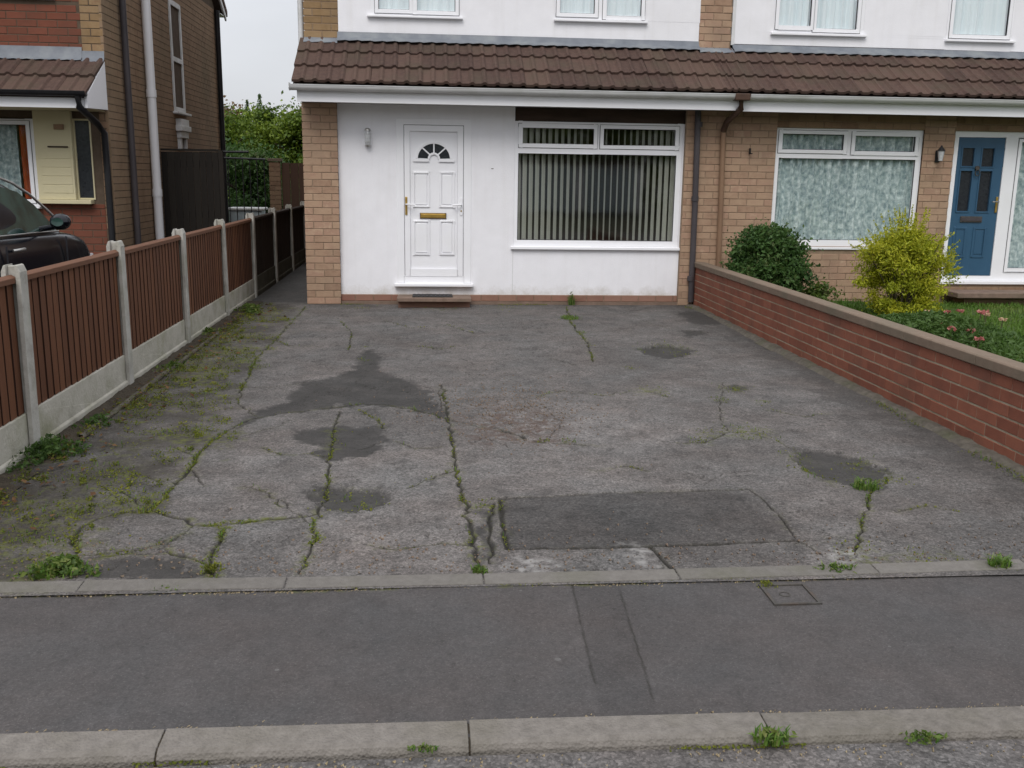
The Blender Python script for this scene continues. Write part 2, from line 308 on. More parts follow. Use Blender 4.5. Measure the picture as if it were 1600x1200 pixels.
# ------------------------------------------------------------------ object helpers
WL = {}
def wloc(o):
    v = Vector((0, 0, 0))
    while o is not None:
        v = v + o.location; o = o.parent
    return v
def tag(o, label=None, cat=None, group=None, kind=None):
    if label: o['label'] = label
    if cat: o['category'] = cat
    if group: o['group'] = group
    if kind: o['kind'] = kind
    return o
def thing(name, label, cat, loc=(0, 0, 0), group=None):
    o = bpy.data.objects.new(name, None); o.empty_display_size = .1
    o.location = loc; col.objects.link(o)
    return tag(o, label, cat, group)
def struct(name, loc=(0, 0, 0)):
    o = bpy.data.objects.new(name, None); o.empty_display_size = .1; o.location = loc; col.objects.link(o)
    o['kind'] = 'structure'; return o
class MB:
    """collects shapes given in world coordinates"""
    def __init__(s): s.v = []; s.f = []; s.sm = []
    def add(s, vs_, fs, smooth=False):
        k = len(s.v); s.v += [tuple(v) for v in vs_]; s.f += [tuple(i + k for i in f) for f in fs]; s.sm += [smooth] * len(fs); return s
    def box(s, x0, x1, y0, y1, z0, z1):
        v = [(x0, y0, z0), (x1, y0, z0), (x1, y1, z0), (x0, y1, z0), (x0, y0, z1), (x1, y0, z1), (x1, y1, z1), (x0, y1, z1)]
        return s.add(v, [(0, 3, 2, 1), (4, 5, 6, 7), (0, 1, 5, 4), (1, 2, 6, 5), (2, 3, 7, 6), (3, 0, 4, 7)])
    def prism(s, pts, axis, a0, a1):
        """extrude a 2D outline along axis 'x','y' or 'z'"""
        def P(p, a):
            return {'x': (a, p[0], p[1]), 'y': (p[0], a, p[1]), 'z': (p[0], p[1], a)}[axis]
        n = len(pts); v = [P(p, a0) for p in pts] + [P(p, a1) for p in pts]
        f = [tuple(range(n - 1, -1, -1)), tuple(range(n, 2 * n))] + [(i, (i + 1) % n, n + (i + 1) % n, n + i) for i in range(n)]
        return s.add(v, f)
    def tube(s, pts, r, n=10, cap=True):
        rs = r if isinstance(r, (list, tuple)) else [r] * len(pts)
        P = [Vector(p) for p in pts]; k0 = len(s.v); rings = []
        for i, p in enumerate(P):
            d = (P[min(i + 1, len(P) - 1)] - P[max(i - 1, 0)]).normalized()
            a = Vector((0, 0, 1)) if abs(d.z) < .9 else Vector((1, 0, 0))
            e1 = d.cross(a).normalized(); e2 = d.cross(e1)
            rings.append([p + (e1 * math.cos(t) + e2 * math.sin(t)) * rs[i] for t in [2 * math.pi * j / n for j in range(n)]])
        vs_ = [v for ring in rings for v in ring]; fs = []
        for i in range(len(P) - 1):
            for j in range(n):
                fs.append((i * n + j, i * n + (j + 1) % n, (i + 1) * n + (j + 1) % n, (i + 1) * n + j))
        s.add(vs_, fs, True)
        if cap:
            s.add(rings[0], [tuple(range(n))]); s.add(rings[-1], [tuple(range(n - 1, -1, -1))])
        return s
    def build(s, name, m, parent=None, bevel=0, loc=None):
        base = wloc(parent) if parent else Vector(loc or (0, 0, 0))
        me = bpy.data.meshes.new(name)
        me.from_pydata([(v[0] - base.x, v[1] - base.y, v[2] - base.z) for v in s.v], [], s.f)
        me.polygons.foreach_set('use_smooth', s.sm)
        me.materials.append(m); me.update()
        bm = bmesh.new(); bm.from_mesh(me); bmesh.ops.recalc_face_normals(bm, faces=bm.faces)
        if bevel: bmesh.ops.remove_doubles(bm, verts=bm.verts, dist=1e-5)
        bm.to_mesh(me); bm.free()
        o = bpy.data.objects.new(name, me); col.objects.link(o)
        if parent: o.parent = parent
        else: o.location = base
        if bevel:
            b = o.modifiers.new('bevel', 'BEVEL'); b.width = bevel; b.segments = 2; b.limit_method = 'ANGLE'
        return o
def fast_mesh(name, V, F, m, parent=None, rnd=None, loc=(0, 0, 0), smooth=False, attrs=None):
    """V (n,3) world coordinates, F (k,3|4)"""
    base = wloc(parent) if parent else Vector(loc)
    V = np.asarray(V, dtype=np.float32) - np.array(base, dtype=np.float32)
    F = np.asarray(F, dtype=np.int32); k, c = F.shape
    me = bpy.data.meshes.new(name)
    me.vertices.add(len(V)); me.vertices.foreach_set('co', V.ravel())
    me.loops.add(k * c); me.loops.foreach_set('vertex_index', F.ravel())
    me.polygons.add(k); me.polygons.foreach_set('loop_start', np.arange(0, k * c, c, dtype=np.int32))
    me.polygons.foreach_set('loop_total', np.full(k, c, dtype=np.int32))
    me.polygons.foreach_set('use_smooth', np.full(k, bool(smooth)))
    for nm, arr in (attrs or {}).items():
        a = me.attributes.new(nm, 'FLOAT', 'POINT'); a.data.foreach_set('value', np.asarray(arr, dtype=np.float32))
    if rnd is not None:
        a = me.attributes.new('rnd', 'FLOAT', 'POINT'); a.data.foreach_set('value', np.asarray(rnd, dtype=np.float32))
    me.materials.append(m); me.update(calc_edges=True); me.validate()
    o = bpy.data.objects.new(name, me); col.objects.link(o)
    if parent: o.parent = parent
    else: o.location = base
    return o

def vnoise(x, y, s, seed=0):
    """value noise 0..1"""
    x = x * s + 137.3 + seed * 17.7; y = y * s + 91.7 + seed * 5.3
    xi = np.floor(x).astype(np.int64); yi = np.floor(y).astype(np.int64); fx = x - xi; fy = y - yi
    def h(a, b):
        q = (a * 374761393 + b * 668265263 + seed * 974711) & 0xffffffff
        q = ((q ^ (q >> 13)) * 1274126177) & 0xffffffff
        return ((q ^ (q >> 16)) & 0xffff) / 65535.0
    sx = fx * fx * (3 - 2 * fx); sy = fy * fy * (3 - 2 * fy)
    return (h(xi, yi) * (1 - sx) + h(xi + 1, yi) * sx) * (1 - sy) + (h(xi, yi + 1) * (1 - sx) + h(xi + 1, yi + 1) * sx) * sy
def fbm(x, y, s, seed=0, o=4):
    t = 0; a = 1; n_ = 0
    for i in range(o):
        t = t + a * vnoise(x, y, s * 2 ** i, seed + i); n_ += a; a *= .55
    return t / n_

# wall helpers: local frame u (along), z (up), front face towards -Y when ang = 0; ang turns it about Z
def holes_grid(u0, u1, z0, z1, holes):
    us = sorted({u0, u1, *[min(max(h[i], u0), u1) for h in holes for i in (0, 1)]})
    zs = sorted({z0, z1, *[min(max(h[i], z0), z1) for h in holes for i in (2, 3)]})
    def solid(i, j):
        if i < 0 or j < 0 or i >= len(us) - 1 or j >= len(zs) - 1: return False
        cu = (us[i] + us[i + 1]) / 2; cz = (zs[j] + zs[j + 1]) / 2
        return not any(h[0] < cu < h[1] and h[2] < cz < h[3] for h in holes)
    return us, zs, solid
def slab(mb, u0, u1, z0, z1, y0, y1, holes=()):
    """an upright slab with rectangular holes, only its outer faces"""
    us, zs, solid = holes_grid(u0, u1, z0, z1, holes)
    for i in range(len(us) - 1):
        for j in range(len(zs) - 1):
            if not solid(i, j): continue
            a, b, c, d = us[i], us[i + 1], zs[j], zs[j + 1]
            mb.add([(a, y0, c), (b, y0, c), (b, y0, d), (a, y0, d)], [(0, 1, 2, 3)])
            mb.add([(a, y1, c), (b, y1, c), (b, y1, d), (a, y1, d)], [(3, 2, 1, 0)])
            if not solid(i - 1, j): mb.add([(a, y0, c), (a, y0, d), (a, y1, d), (a, y1, c)], [(0, 1, 2, 3)])
            if not solid(i + 1, j): mb.add([(b, y0, c), (b, y1, c), (b, y1, d), (b, y0, d)], [(0, 1, 2, 3)])
            if not solid(i, j - 1): mb.add([(a, y0, c), (a, y1, c), (b, y1, c), (b, y0, c)], [(0, 1, 2, 3)])
            if not solid(i, j + 1): mb.add([(a, y0, d), (b, y0, d), (b, y1, d), (a, y1, d)], [(0, 1, 2, 3)])
    return mb
BR = {}
def brick_mesh(L, H, m, var=0, c=.0028):
    key = (round(L, 3), round(H, 3), m.name, var, c)
    if key in BR: return BR[key]
    d = .035; rr = random.Random(var * 31 + int(L * 1000))
    j = lambda a=.0016: rr.uniform(-a, a)
    b = MB()
    v = [(0, d, 0), (L, d, 0), (L, d, H), (0, d, H)]
    v += [(0, c, 0), (L, c, 0), (L, c, H), (0, c, H)]
    v += [(c + j(), j(), c + j()), (L - c + j(), j(), c + j()), (L - c + j(), j(), H - c + j()), (c + j(), j(), H - c + j())]
    f = [(8, 9, 10, 11)]
    for a in range(4):
        e = (a + 1) % 4; f += [(4 + a, 4 + e, 8 + e, 8 + a), (a, e, 4 + e, 4 + a)]
    me = bpy.data.meshes.new('brick'); me.from_pydata(v, [], f); me.materials.append(m); me.update()
    BR[key] = me; return me
BUDGET = {}
def bricks(parent, org, ang, u0, u1, z0, z1, m, holes=(), L=.215, H=.0745, j=.0098, stuff=False, phase=0.0, jit=.0014, ju=None, ch=.0028):
    """stretcher bond; org = world point where u=0,z=0, front plane; ang about Z"""
    base = wloc(parent); ca, sa = math.cos(ang), math.sin(ang)
    SV = []; SF = []; SR = []; rr = random.Random(int(u0 * 977 + z0 * 31 + org[1] * 7))
    c = 0; z = z0; ju = j if ju is None else ju
    n_left = BUDGET.setdefault(parent.name, 296)
    while z + H * .6 < z1:
        h = min(H, z1 - z)
        u = u0 - ((c % 2) * .5 + phase) * (L + ju)
        while u < u1 - .02:
            a = max(u, u0); b = min(u + L, u1)
            segs = [(a, b)] if b - a > .03 else []
            for hl in holes:
                if hl[2] < z + h * .5 < hl[3]:
                    ns = []
                    for (p, q) in segs:
                        if q <= hl[0] or p >= hl[1]: ns.append((p, q)); continue
                        if p < hl[0] - .03: ns.append((p, hl[0]))
                        if q > hl[1] + .03: ns.append((hl[1], q))
                    segs = ns
            for (p, q) in segs:
                if q - p < .03: continue
                y = rr.uniform(-jit, jit)
                if stuff or BUDGET[parent.name] <= 0:
                    me = brick_mesh(q - p, h, m, rr.randrange(3), ch); k = len(SV)
                    for v in me.vertices:
                        lu, ly = v.co.x + p, v.co.y + y
                        SV.append((org[0] + lu * ca - ly * sa, org[1] + lu * sa + ly * ca, org[2] + v.co.z + z))
                    SF += [tuple(i + k for i in pl.vertices) for pl in me.polygons]; SR += [rr.random()] * len(me.vertices)
                else:
                    me = brick_mesh(round(q - p, 2) if abs(q - p - L) > 1e-4 else L, h, m, rr.randrange(3), ch)
                    o = bpy.data.objects.new('brick', me); col.objects.link(o); o.parent = parent
                    o.location = (org[0] + p * ca - y * sa - base.x, org[1] + p * sa + y * ca - base.y, org[2] + z - base.z)
                    o.rotation_euler = (rr.uniform(-.004, .004), 0, ang)
                    BUDGET[parent.name] -= 1
            u += L + ju
        z += H + j; c += 1
    if SV:
        o = fast_mesh('brickwork', np.array(SV), np.array(SF), m, parent, rnd=SR); o['kind'] = 'stuff'

# leaves and blades
def leaf_cloud(name, C, size, m, parent=None, aspect=.5, up=.0, rnd=None, jitter=.45, loc=(0, 0, 0), curl=.25):
    n = len(C); d = RNG.normal(size=(n, 3)); d[:, 2] += up; d /= np.linalg.norm(d, axis=1)[:, None]
    e = RNG.normal(size=(n, 3)); e -= (e * d).sum(1)[:, None] * d; e /= np.linalg.norm(e, axis=1)[:, None]
    g = np.cross(d, e); s = (size * (1 + jitter * RNG.uniform(-1, 1, n)))[:, None]
    p0 = C - e * s * .5; p2 = C + e * s * .5; p1 = C + g * s * aspect * .5 + d * s * curl * .3; p3 = C - g * s * aspect * .5 + d * s * curl * .3
    V = np.stack([p0, p1, p2, p3], 1).reshape(-1, 3); F = np.arange(n * 4).reshape(n, 4)
    r = RNG.random(n) if rnd is None else rnd
    return fast_mesh(name, V, F, m, parent, rnd=np.repeat(r, 4), loc=loc)
def blades(name, C, h, m, parent=None, width=.006, lean=.5, loc=(0, 0, 0), rnd=None):
    """grass blades rooted at C: two-segment tapering strips"""
    n = len(C); h = np.asarray(h) * np.ones(n); a = RNG.uniform(0, 2 * np.pi, n); b = a + np.pi / 2 + RNG.normal(0, .3, n)
    ln = RNG.uniform(.1, 1, n) * lean; D = np.stack([np.cos(a), np.sin(a), np.zeros(n)], 1); S = np.stack([np.cos(b), np.sin(b), np.zeros(n)], 1) * (width / 2)
    U = np.array([0, 0, 1.0])
    mid = C + D * (h * ln * .3)[:, None] + U * (h * .6)[:, None]; tip = C + D * (h * ln)[:, None] + U * (h * (1 - .35 * ln))[:, None]
    V = np.stack([C - S, C + S, mid + S * .8, mid - S * .8, tip + S * .12, tip - S * .12], 1).reshape(-1, 3)
    k = np.arange(n)[:, None] * 6; F = np.concatenate([k + np.array([0, 1, 2, 3]), k + np.array([3, 2, 4, 5])])
    r = RNG.random(n) if rnd is None else rnd
    return fast_mesh(name, V, F, m, parent, rnd=np.repeat(r, 6), loc=loc)
CRACKS = [(0.011,0.25,[[0.147,6.301],[-0.091,6.579],[-0.32,6.777],[-0.501,6.782],[-0.757,6.652],[-1.0,6.509],[-1.183,6.338],[-1.273,6.06]]),(0.013,0.9,[[-1.273,6.06],[-1.315,5.79],[-1.322,5.489],[-1.312,5.147],[-1.328,4.874],[-1.331,4.647],[-1.342,4.519]]),(0.016,1,[[-1.342,4.519],[-1.459,4.515],[-1.553,4.44],[-1.589,4.332],[-1.57,4.173],[-1.499,4.043]]),(0.012,0.9,[[-1.332,4.536],[-1.193,4.459],[-1.094,4.351],[-0.974,4.329],[-0.863,4.358],[-0.757,4.422],[-0.582,4.458],[-0.535,4.501]]),(0.011,0.9,[[-0.934,4.302],[-0.921,4.142],[-0.926,3.994],[-0.887,3.787],[-0.844,3.701]]),(0.007,0.35,[[-1.489,4.014],[-1.365,4.022],[-1.239,4.045],[-1.149,4.115],[-1.1,4.253],[-1.09,4.334]]),(0.01,0.8,[[-1.579,3.822],[-1.5,3.883],[-1.453,3.97],[-1.329,3.992],[-1.126,4.025],[-0.999,3.941],[-0.913,3.861],[-0.87,3.753]]),(0.009,0.7,[[-0.572,5.625],[-0.56,5.236],[-0.536,4.895],[-0.535,4.501],[-0.537,4.326],[-0.5,4.122],[-0.52,3.938],[-0.536,3.756]]),(0.008,0.5,[[-0.62,6.592],[-0.614,6.153],[-0.572,5.625]]),(0.012,0.55,[[0.098,7.42],[0.118,6.573],[0.138,5.893],[0.147,5.21],[0.166,4.71]]),(0.015,1,[[0.166,4.71],[0.19,4.293],[0.197,3.975],[0.21,3.698]]),(0.011,0.3,[[0.322,4.605],[0.277,4.332],[0.274,4.047],[0.252,3.83]]),(0.009,0.15,[[0.147,6.301],[0.289,6.127],[0.453,6.073],[0.705,5.725],[0.857,5.676],[1.049,5.641]]),(0.01,0.1,[[0.356,4.672],[0.751,4.706],[1.089,4.723],[1.43,4.73],[1.677,4.751]]),(0.012,0.2,[[0.356,4.672],[0.343,4.329],[0.341,3.991]]),(0.007,0.05,[[0.341,3.991],[0.643,3.984],[0.972,3.983],[1.222,3.994],[1.659,4.02]]),(0.006,0.1,[[0.972,3.983],[0.996,3.842],[1.017,3.703]]),(0.006,0.1,[[1.677,4.751],[1.692,4.546],[1.697,4.375],[1.659,4.02],[1.714,3.828]]),(0.008,0.7,[[1.716,11.95],[1.599,10.855],[1.568,10.153],[1.544,9.16],[1.444,8.337]]),(0.005,0.3,[[2.351,7.429],[2.112,6.721],[1.98,6.25],[1.928,5.964]]),(0.007,0.5,[[1.541,5.697],[1.702,5.692],[1.939,5.931],[2.17,5.861]]),(0.007,0.6,[[1.575,7.206],[1.705,7.113],[1.786,6.936]]),(0.008,0.7,[[2.556,4.939],[2.346,4.724],[2.139,4.383],[1.921,3.968],[1.835,3.808]]),(0.007,0.4,[[2.086,5.863],[2.167,5.677],[2.204,5.502]]),(0.006,0.1,[[-1.488,7.265],[-1.166,7.326],[-0.97,7.486]]),(0.006,0.1,[[-1.295,5.878],[-1.145,5.903],[-0.983,6.115],[-0.911,6.33]]),(0.008,0.5,[[-1.502,11.875],[-1.487,10.576],[-1.499,9.529],[-1.511,8.513],[-1.431,7.688],[-1.402,7.11]]),(0.005,0,[[-1.499,9.529],[-1.277,9.723],[-0.949,9.607],[-0.72,9.927]]),(0.005,0,[[-1.345,10.815],[-1.033,10.489],[-0.641,10.825]]),(0.005,0,[[0.087,6.574],[0.075,7.19],[-0.101,7.423]]),(0.005,0,[[-0.421,5.619],[-0.275,5.757]]),(0.005,0,[[-0.599,5.178],[-0.535,5.059],[-0.384,5.088]]),(0.005,0,[[-1.29,8.511],[-0.937,8.329],[-0.804,8.072]]),(0.005,0,[[0.577,6.562],[0.72,6.635],[0.937,6.553]]),(0.005,0,[[0.705,5.725],[0.888,6.194],[0.836,6.462]]),(0.005,0,[[0.252,5.739],[0.359,5.886],[0.495,5.588]]),(0.005,0,[[0.144,10.835],[0.413,10.367],[0.596,9.934]]),(0.005,0,[[0.283,8.499],[0.411,8.2]]),(0.005,0.1,[[-1.161,4.92],[-1.292,5.204]]),(0.004,0,[[1.454,4.814],[1.625,5.034],[1.824,5.086]]),(0.005,0.1,[[-0.537,4.326],[-0.649,4.506],[-0.737,4.699]]),(0.005,0.1,[[1.629,3.982],[1.836,4.051],[1.967,4.005]]),(0.005,0.1,[[1.087,8.493],[1.273,8.191]]),(0.005,0.1,[[2.416,10.865],[2.614,10.161],[2.975,9.946]])]
ZONES = {'dark': [[[-0.537,8.99],[-0.411,8.822],[-0.431,8.068],[-0.258,7.67],[-0.101,7.423],[0.044,6.87],[0.149,6.389],[0.083,6.303],[-0.136,6.618],[-0.411,6.779],[-0.761,6.69],[-1.0,6.509],[-1.266,6.124],[-1.171,6.514],[-1.01,6.893],[-0.988,7.439],[-0.766,7.678],[-0.624,8.154],[-0.632,8.662]],[[-0.867,6.001],[-0.625,6.187],[-0.29,6.095],[-0.229,5.755],[-0.374,5.482],[-0.508,5.333],[-0.667,5.466],[-0.607,5.598],[-0.769,5.701]],[[-0.616,4.743],[-0.566,4.875],[-0.422,4.922],[-0.269,4.863],[-0.204,4.726],[-0.239,4.581],[-0.358,4.493],[-0.5,4.545]],[[1.978,8.982],[2.174,9.159],[2.419,9.122],[2.563,8.91],[2.339,8.579],[2.137,8.485],[2.003,8.678]],[[2.204,5.502],[2.385,5.454],[2.522,5.314],[2.548,4.998],[2.396,4.754],[2.263,4.814],[2.12,4.991],[2.123,5.237]],[[-1.434,3.914],[-1.276,3.989],[-1.054,3.95],[-0.894,3.82],[-0.899,3.723],[-1.404,3.749]],[[2.348,7.332],[2.523,7.281],[2.442,7.098],[2.309,7.124]],[[0.495,3.818],[0.558,3.78],[0.684,3.72],[0.576,3.719]],[[0.249,4.56],[0.328,4.556],[0.275,3.972],[0.225,3.831]],[[3.031,11.513],[3.959,11.418],[3.761,10.397],[2.938,10.578]],[[2.651,10.03],[2.955,10.119],[2.892,9.778],[2.643,9.736]]],'patch': [[[0.356,4.672],[1.677,4.751],[1.692,4.546],[1.697,4.375],[1.659,4.02],[0.972,3.983],[0.341,3.991]],[[0.972,3.983],[1.659,4.02],[1.625,3.748],[1.017,3.703]]],'pale': [[[0.309,6.569],[0.581,6.6],[0.868,6.37],[0.863,5.72],[0.618,5.655],[0.35,5.736],[0.185,6.13]],[[0.403,3.85],[0.48,3.805],[0.577,3.726],[0.339,3.738]],[[-0.723,5.63],[0.112,5.601],[0.154,4.564],[0.18,3.732],[-0.447,3.764]],[[-1.135,5.644],[-0.676,5.24],[-0.599,4.596],[-1.135,4.527],[-1.299,5.089]],[[1.461,7.396],[2.053,6.93],[1.112,4.828],[0.227,4.759],[0.227,5.598]]],'left': [[[-1.517,11.993],[-1.499,9.529],[-1.465,7.447],[-1.299,6.093],[-1.347,4.537],[-1.509,4.058],[-1.447,3.732],[-2.001,3.629],[-2.922,4.606],[-2.334,5.824],[-2.183,12.467]]],'rubble': [[[0.309,6.569],[0.581,6.6],[0.868,6.37],[0.863,5.72],[0.618,5.655],[0.35,5.736],[0.185,6.13]]],'pot': [[[2.204,5.502],[2.385,5.454],[2.522,5.314],[2.548,4.998],[2.396,4.754],[2.263,4.814],[2.12,4.991],[2.123,5.237]],[[1.978,8.982],[2.174,9.159],[2.419,9.122],[2.563,8.91],[2.339,8.579],[2.137,8.485],[2.003,8.678]],[[-0.616,4.743],[-0.566,4.875],[-0.422,4.922],[-0.269,4.863],[-0.204,4.726],[-0.239,4.581],[-0.358,4.493],[-0.5,4.545]]]}
BLOBS = [(2.315,9.087,0.25,0.5),(2.009,8.982,0.1,0.6),(2.404,8.708,0.12,0.6),(1.722,8.043,0.06,0.5),(1.685,7.136,0.16,0.9),(2.388,7.214,0.14,1),(2.153,6.822,0.08,0.6),(2.459,6.753,0.07,0.6),(2.039,5.912,0.2,0.9),(1.766,5.889,0.09,1),(1.702,5.692,0.08,0.5),(2.195,5.325,0.15,0.6),(2.482,5.223,0.15,0.7),(2.466,4.942,0.15,1),(2.191,4.896,0.12,0.5),(2.117,5.075,0.08,0.6),(-0.493,4.789,0.1,0.6),(-0.366,4.835,0.12,0.5),(-0.411,4.588,0.12,0.6),(-0.304,4.612,0.08,0.6),(-0.591,6.04,0.08,0.7),(-0.572,5.625,0.08,0.7),(-0.565,8.506,0.08,0.3),(-0.577,9.164,0.06,0.4),(1.621,11.006,0.14,1.2),(1.603,9.939,0.06,0.8),(1.544,9.16,0.05,0.6),(0.233,4.56,0.07,0.9),(0.322,4.557,0.06,0.9),(-1.59,4.062,0.25,0.6),(-1.791,4.383,0.3,0.6),(-1.984,4.656,0.25,0.4),(-1.74,4.646,0.2,0.7),(-1.748,4.944,0.2,0.4),(-1.754,4.144,0.25,0.5),(-1.578,3.955,0.2,0.6),(-1.587,4.735,0.12,0.3),(-0.901,3.853,0.07,1),(-0.5,4.122,0.04,1),(-2.06,8.517,0.2,0.6),(-1.94,8.995,0.2,0.5),(-2.031,7.953,0.15,0.6),(-1.437,8.08,0.1,0.8),(-1.648,8.365,0.15,0.7),(-1.669,7.451,0.1,0.5),(-1.476,8.993,0.12,0.5),(-2.068,9.92,0.2,0.8),(-1.667,7.224,0.1,0.5),(-1.696,5.95,0.15,0.25),(-1.767,5.665,0.2,0.25),(-1.722,5.279,0.2,0.3),(2.252,3.802,0.12,0.5),(1.905,3.804,0.15,0.8),(2.099,3.788,0.12,0.5),(0.863,5.72,0.05,0.6),(0.708,5.754,0.06,0.4),(-0.977,4.346,0.06,0.7),(-1.769,11.315,0.2,0.3),(0.158,11.914,0.3,0.3),(0.872,11.93,0.3,0.25),(-0.857,11.89,0.2,0.3)]
WEEDS = {'cl1': [-2.274,5.523],'cl2': [-1.502,3.831],'cl3': [-1.022,3.637],'wall': [1.809,12.322],'dr': [1.621,11.006],'pot': [2.316,4.757],'k1': [1.704,3.669],'k2': [2.423,3.687],'r1': [0.996,2.486],'r2': [1.455,2.465],'f1': [-2.123,11.469],'f2': [-2.246,9.919],'f3': [-2.157,8.088],'b1': [-2.334,5.824],'j1': [-0.889,3.819],'j2': [0.202,3.745],'m1': [1.356,3.563],'p1': [0.032,2.503],'f0': [-2.148,6.28],'k3': [-2.061,5.675],'wp': [3.393,12.111],'gw': [5.332,10.904]}
ZONES['scrape']=[[(0.384,3.879),(0.484,3.839),(0.594,3.731),(0.338,3.724)],[(0.821,4.021),(0.96,3.968),(0.995,3.758),(0.889,3.798)],[(1.759,3.937),(1.967,3.875),(1.873,3.735),(1.713,3.757)]]
CRACKS += [(0.006,0.25,[(-0.499,10.827),(-0.204,10.272),(0.208,10.456),(0.463,9.933)]),(0.006,0.25,[(-1.427,7.446),(-1.344,6.801),(-1.156,6.424)]),(0.006,0.25,[(-0.985,5.639),(-0.849,5.473),(-0.71,5.521),(-0.593,5.464)]),(0.006,0.25,[(-0.488,6.589),(-0.342,6.314),(-0.29,6.095)]),(0.006,0.25,[(-0.198,5.754),(-0.079,5.608),(0.074,5.659)]),(0.006,0.25,[(-0.103,4.877),(0.067,5.094),(0.156,5.149)]),(0.006,0.25,[(-0.313,4.075),(-0.142,3.992),(0.053,4.073),(0.194,4.035)]),(0.006,0.25,[(-1.507,5.656),(-1.358,5.491),(-1.322,5.489)]),(0.006,0.25,[(-1.683,4.941),(-1.507,4.78),(-1.347,4.537)]),(0.006,0.25,[(-1.584,5.157),(-1.413,5.016),(-1.333,5.091)]),(0.006,0.25,[(-0.965,4.912),(-0.816,4.802),(-0.723,4.602)]),(0.006,0.25,[(0.801,6.957),(1.022,7.171),(1.287,6.99),(1.507,7.117)]),(0.006,0.25,[(0.921,5.12),(1.118,5.198),(1.209,5.109)]),(0.006,0.25,[(2.4,6.516),(2.606,6.323),(2.779,6.411)]),(0.006,0.25,[(2.3,4.376),(2.51,4.462),(2.623,4.362)]),(0.006,0.25,[(-0.994,10.82),(-0.785,9.926),(-0.744,8.991)]),(0.006,0.25,[(-1.499,9.529),(-1.325,9.165),(-1.023,9.129)]),(0.006,0.25,[(-0.122,9.163),(0.119,8.988),(0.369,9.234)])]
# ------------------------------------------------------------------ ground
def kin(x):  return 3.668 + .0056 * np.clip(x, -3.5, 3.5) ** 2      # centre line of the inner edging
def kout(x): return 2.567 - .012 * x
gmb = MB().box(-90, 90, -60, 110, -.5, -.09); g = gmb.build('ground', M['ground']); g['kind'] = 'structure'
rb = MB().box(-40, 40, -5.0, 2.5, -.085, -.034); road = rb.build('road', M['road']); road['kind'] = 'structure'
def poly_mask(X, Y, poly):
    p = np.array(poly); n = len(p); ins = np.zeros(X.shape, bool); D = np.full(X.shape, 9.0)
    for i in range(n):
        x0, y0 = p[i]; x1, y1 = p[(i + 1) % n]
        c = ((y0 > Y) != (y1 > Y)) & (X < (x1 - x0) * (Y - y0) / (y1 - y0 + 1e-12) + x0); ins ^= c
        dx, dy = x1 - x0, y1 - y0; t = np.clip(((X - x0) * dx + (Y - y0) * dy) / (dx * dx + dy * dy + 1e-12), 0, 1)
        D = np.minimum(D, np.hypot(X - x0 - t * dx, Y - y0 - t * dy))
    return np.where(ins, D, -D)
def roughen(pts, amp, seed, step=.05):
    rr = random.Random(seed); out_ = [pts[0]]
    for a, b in zip(pts[:-1], pts[1:]):
        L_ = math.hypot(b[0] - a[0], b[1] - a[1]); k = max(1, int(L_ / step))
        for i in range(1, k + 1):
            t = i / k; o_ = rr.gauss(0, amp) if i < k else 0
            out_.append((a[0] + (b[0] - a[0]) * t - (b[1] - a[1]) / (L_ + 1e-9) * o_, a[1] + (b[1] - a[1]) * t + (b[0] - a[0]) / (L_ + 1e-9) * o_))
    return out_
for k_, f_m in ((8, .35), (9, .30), (7, .5), (18, .4), (22, .45), (19, .15)): CRACKS[k_] = (CRACKS[k_][0], f_m, CRACKS[k_][2])
CR_R = [(w_, m_, roughen(p, .003 if 13 <= i <= 17 else .008, i * 7 + 1, .045)) for i, (w_, m_, p) in enumerate(CRACKS)]

def grid(xs, ys):
    X, Y = np.meshgrid(xs, ys); X = X.ravel(); Y = Y.ravel(); nx = len(xs); ny = len(ys)
    i = np.arange((ny - 1) * (nx - 1)); r = i // (nx - 1); c = i % (nx - 1); a = r * nx + c
    return X, Y, np.stack([a, a + 1, a + nx + 1, a + nx], 1)
xs = np.linspace(-2.27, 3.40, 1000)
ys = [3.60]
while ys[-1] < 12.30: ys.append(ys[-1] + .0048 * (ys[-1] / 3.7) ** 2)
ys = np.array(ys)
X, Y, F = grid(xs, ys)
Z = (fbm(X, Y, 1.1, 3) - .5) * .030 + (fbm(X, Y, 9, 5) - .5) * .010 + (vnoise(X, Y, 55, 8) - .5) * .0025
Z *= np.clip((Y - 3.75) / .4, .15, 1)
wx = (fbm(X, Y, 6, 21) - .5); wy = (fbm(X, Y, 6, 31) - .5); wf = (fbm(X, Y, 28, 41) - .5); wf2 = (fbm(X, Y, 28, 47) - .5)
def zone(key, amp, soft, fine=.09):
    t = np.zeros_like(X)
    for p in ZONES[key]:
        q = poly_mask(X + wx * amp + wf * fine, Y + (wy * amp + wf2 * fine) * (1 + Y / 10), p); t = np.maximum(t, np.clip(q / soft + .5, 0, 1))
    return t
dark = zone('dark', .16, .05); pale = zone('pale', .5, .35); left = zone('left', .5, .25, .12); rub = zone('rubble', .4, .25, .15)
pot = zone('pot', .08, .05); scrape = zone('scrape', .15, .06)
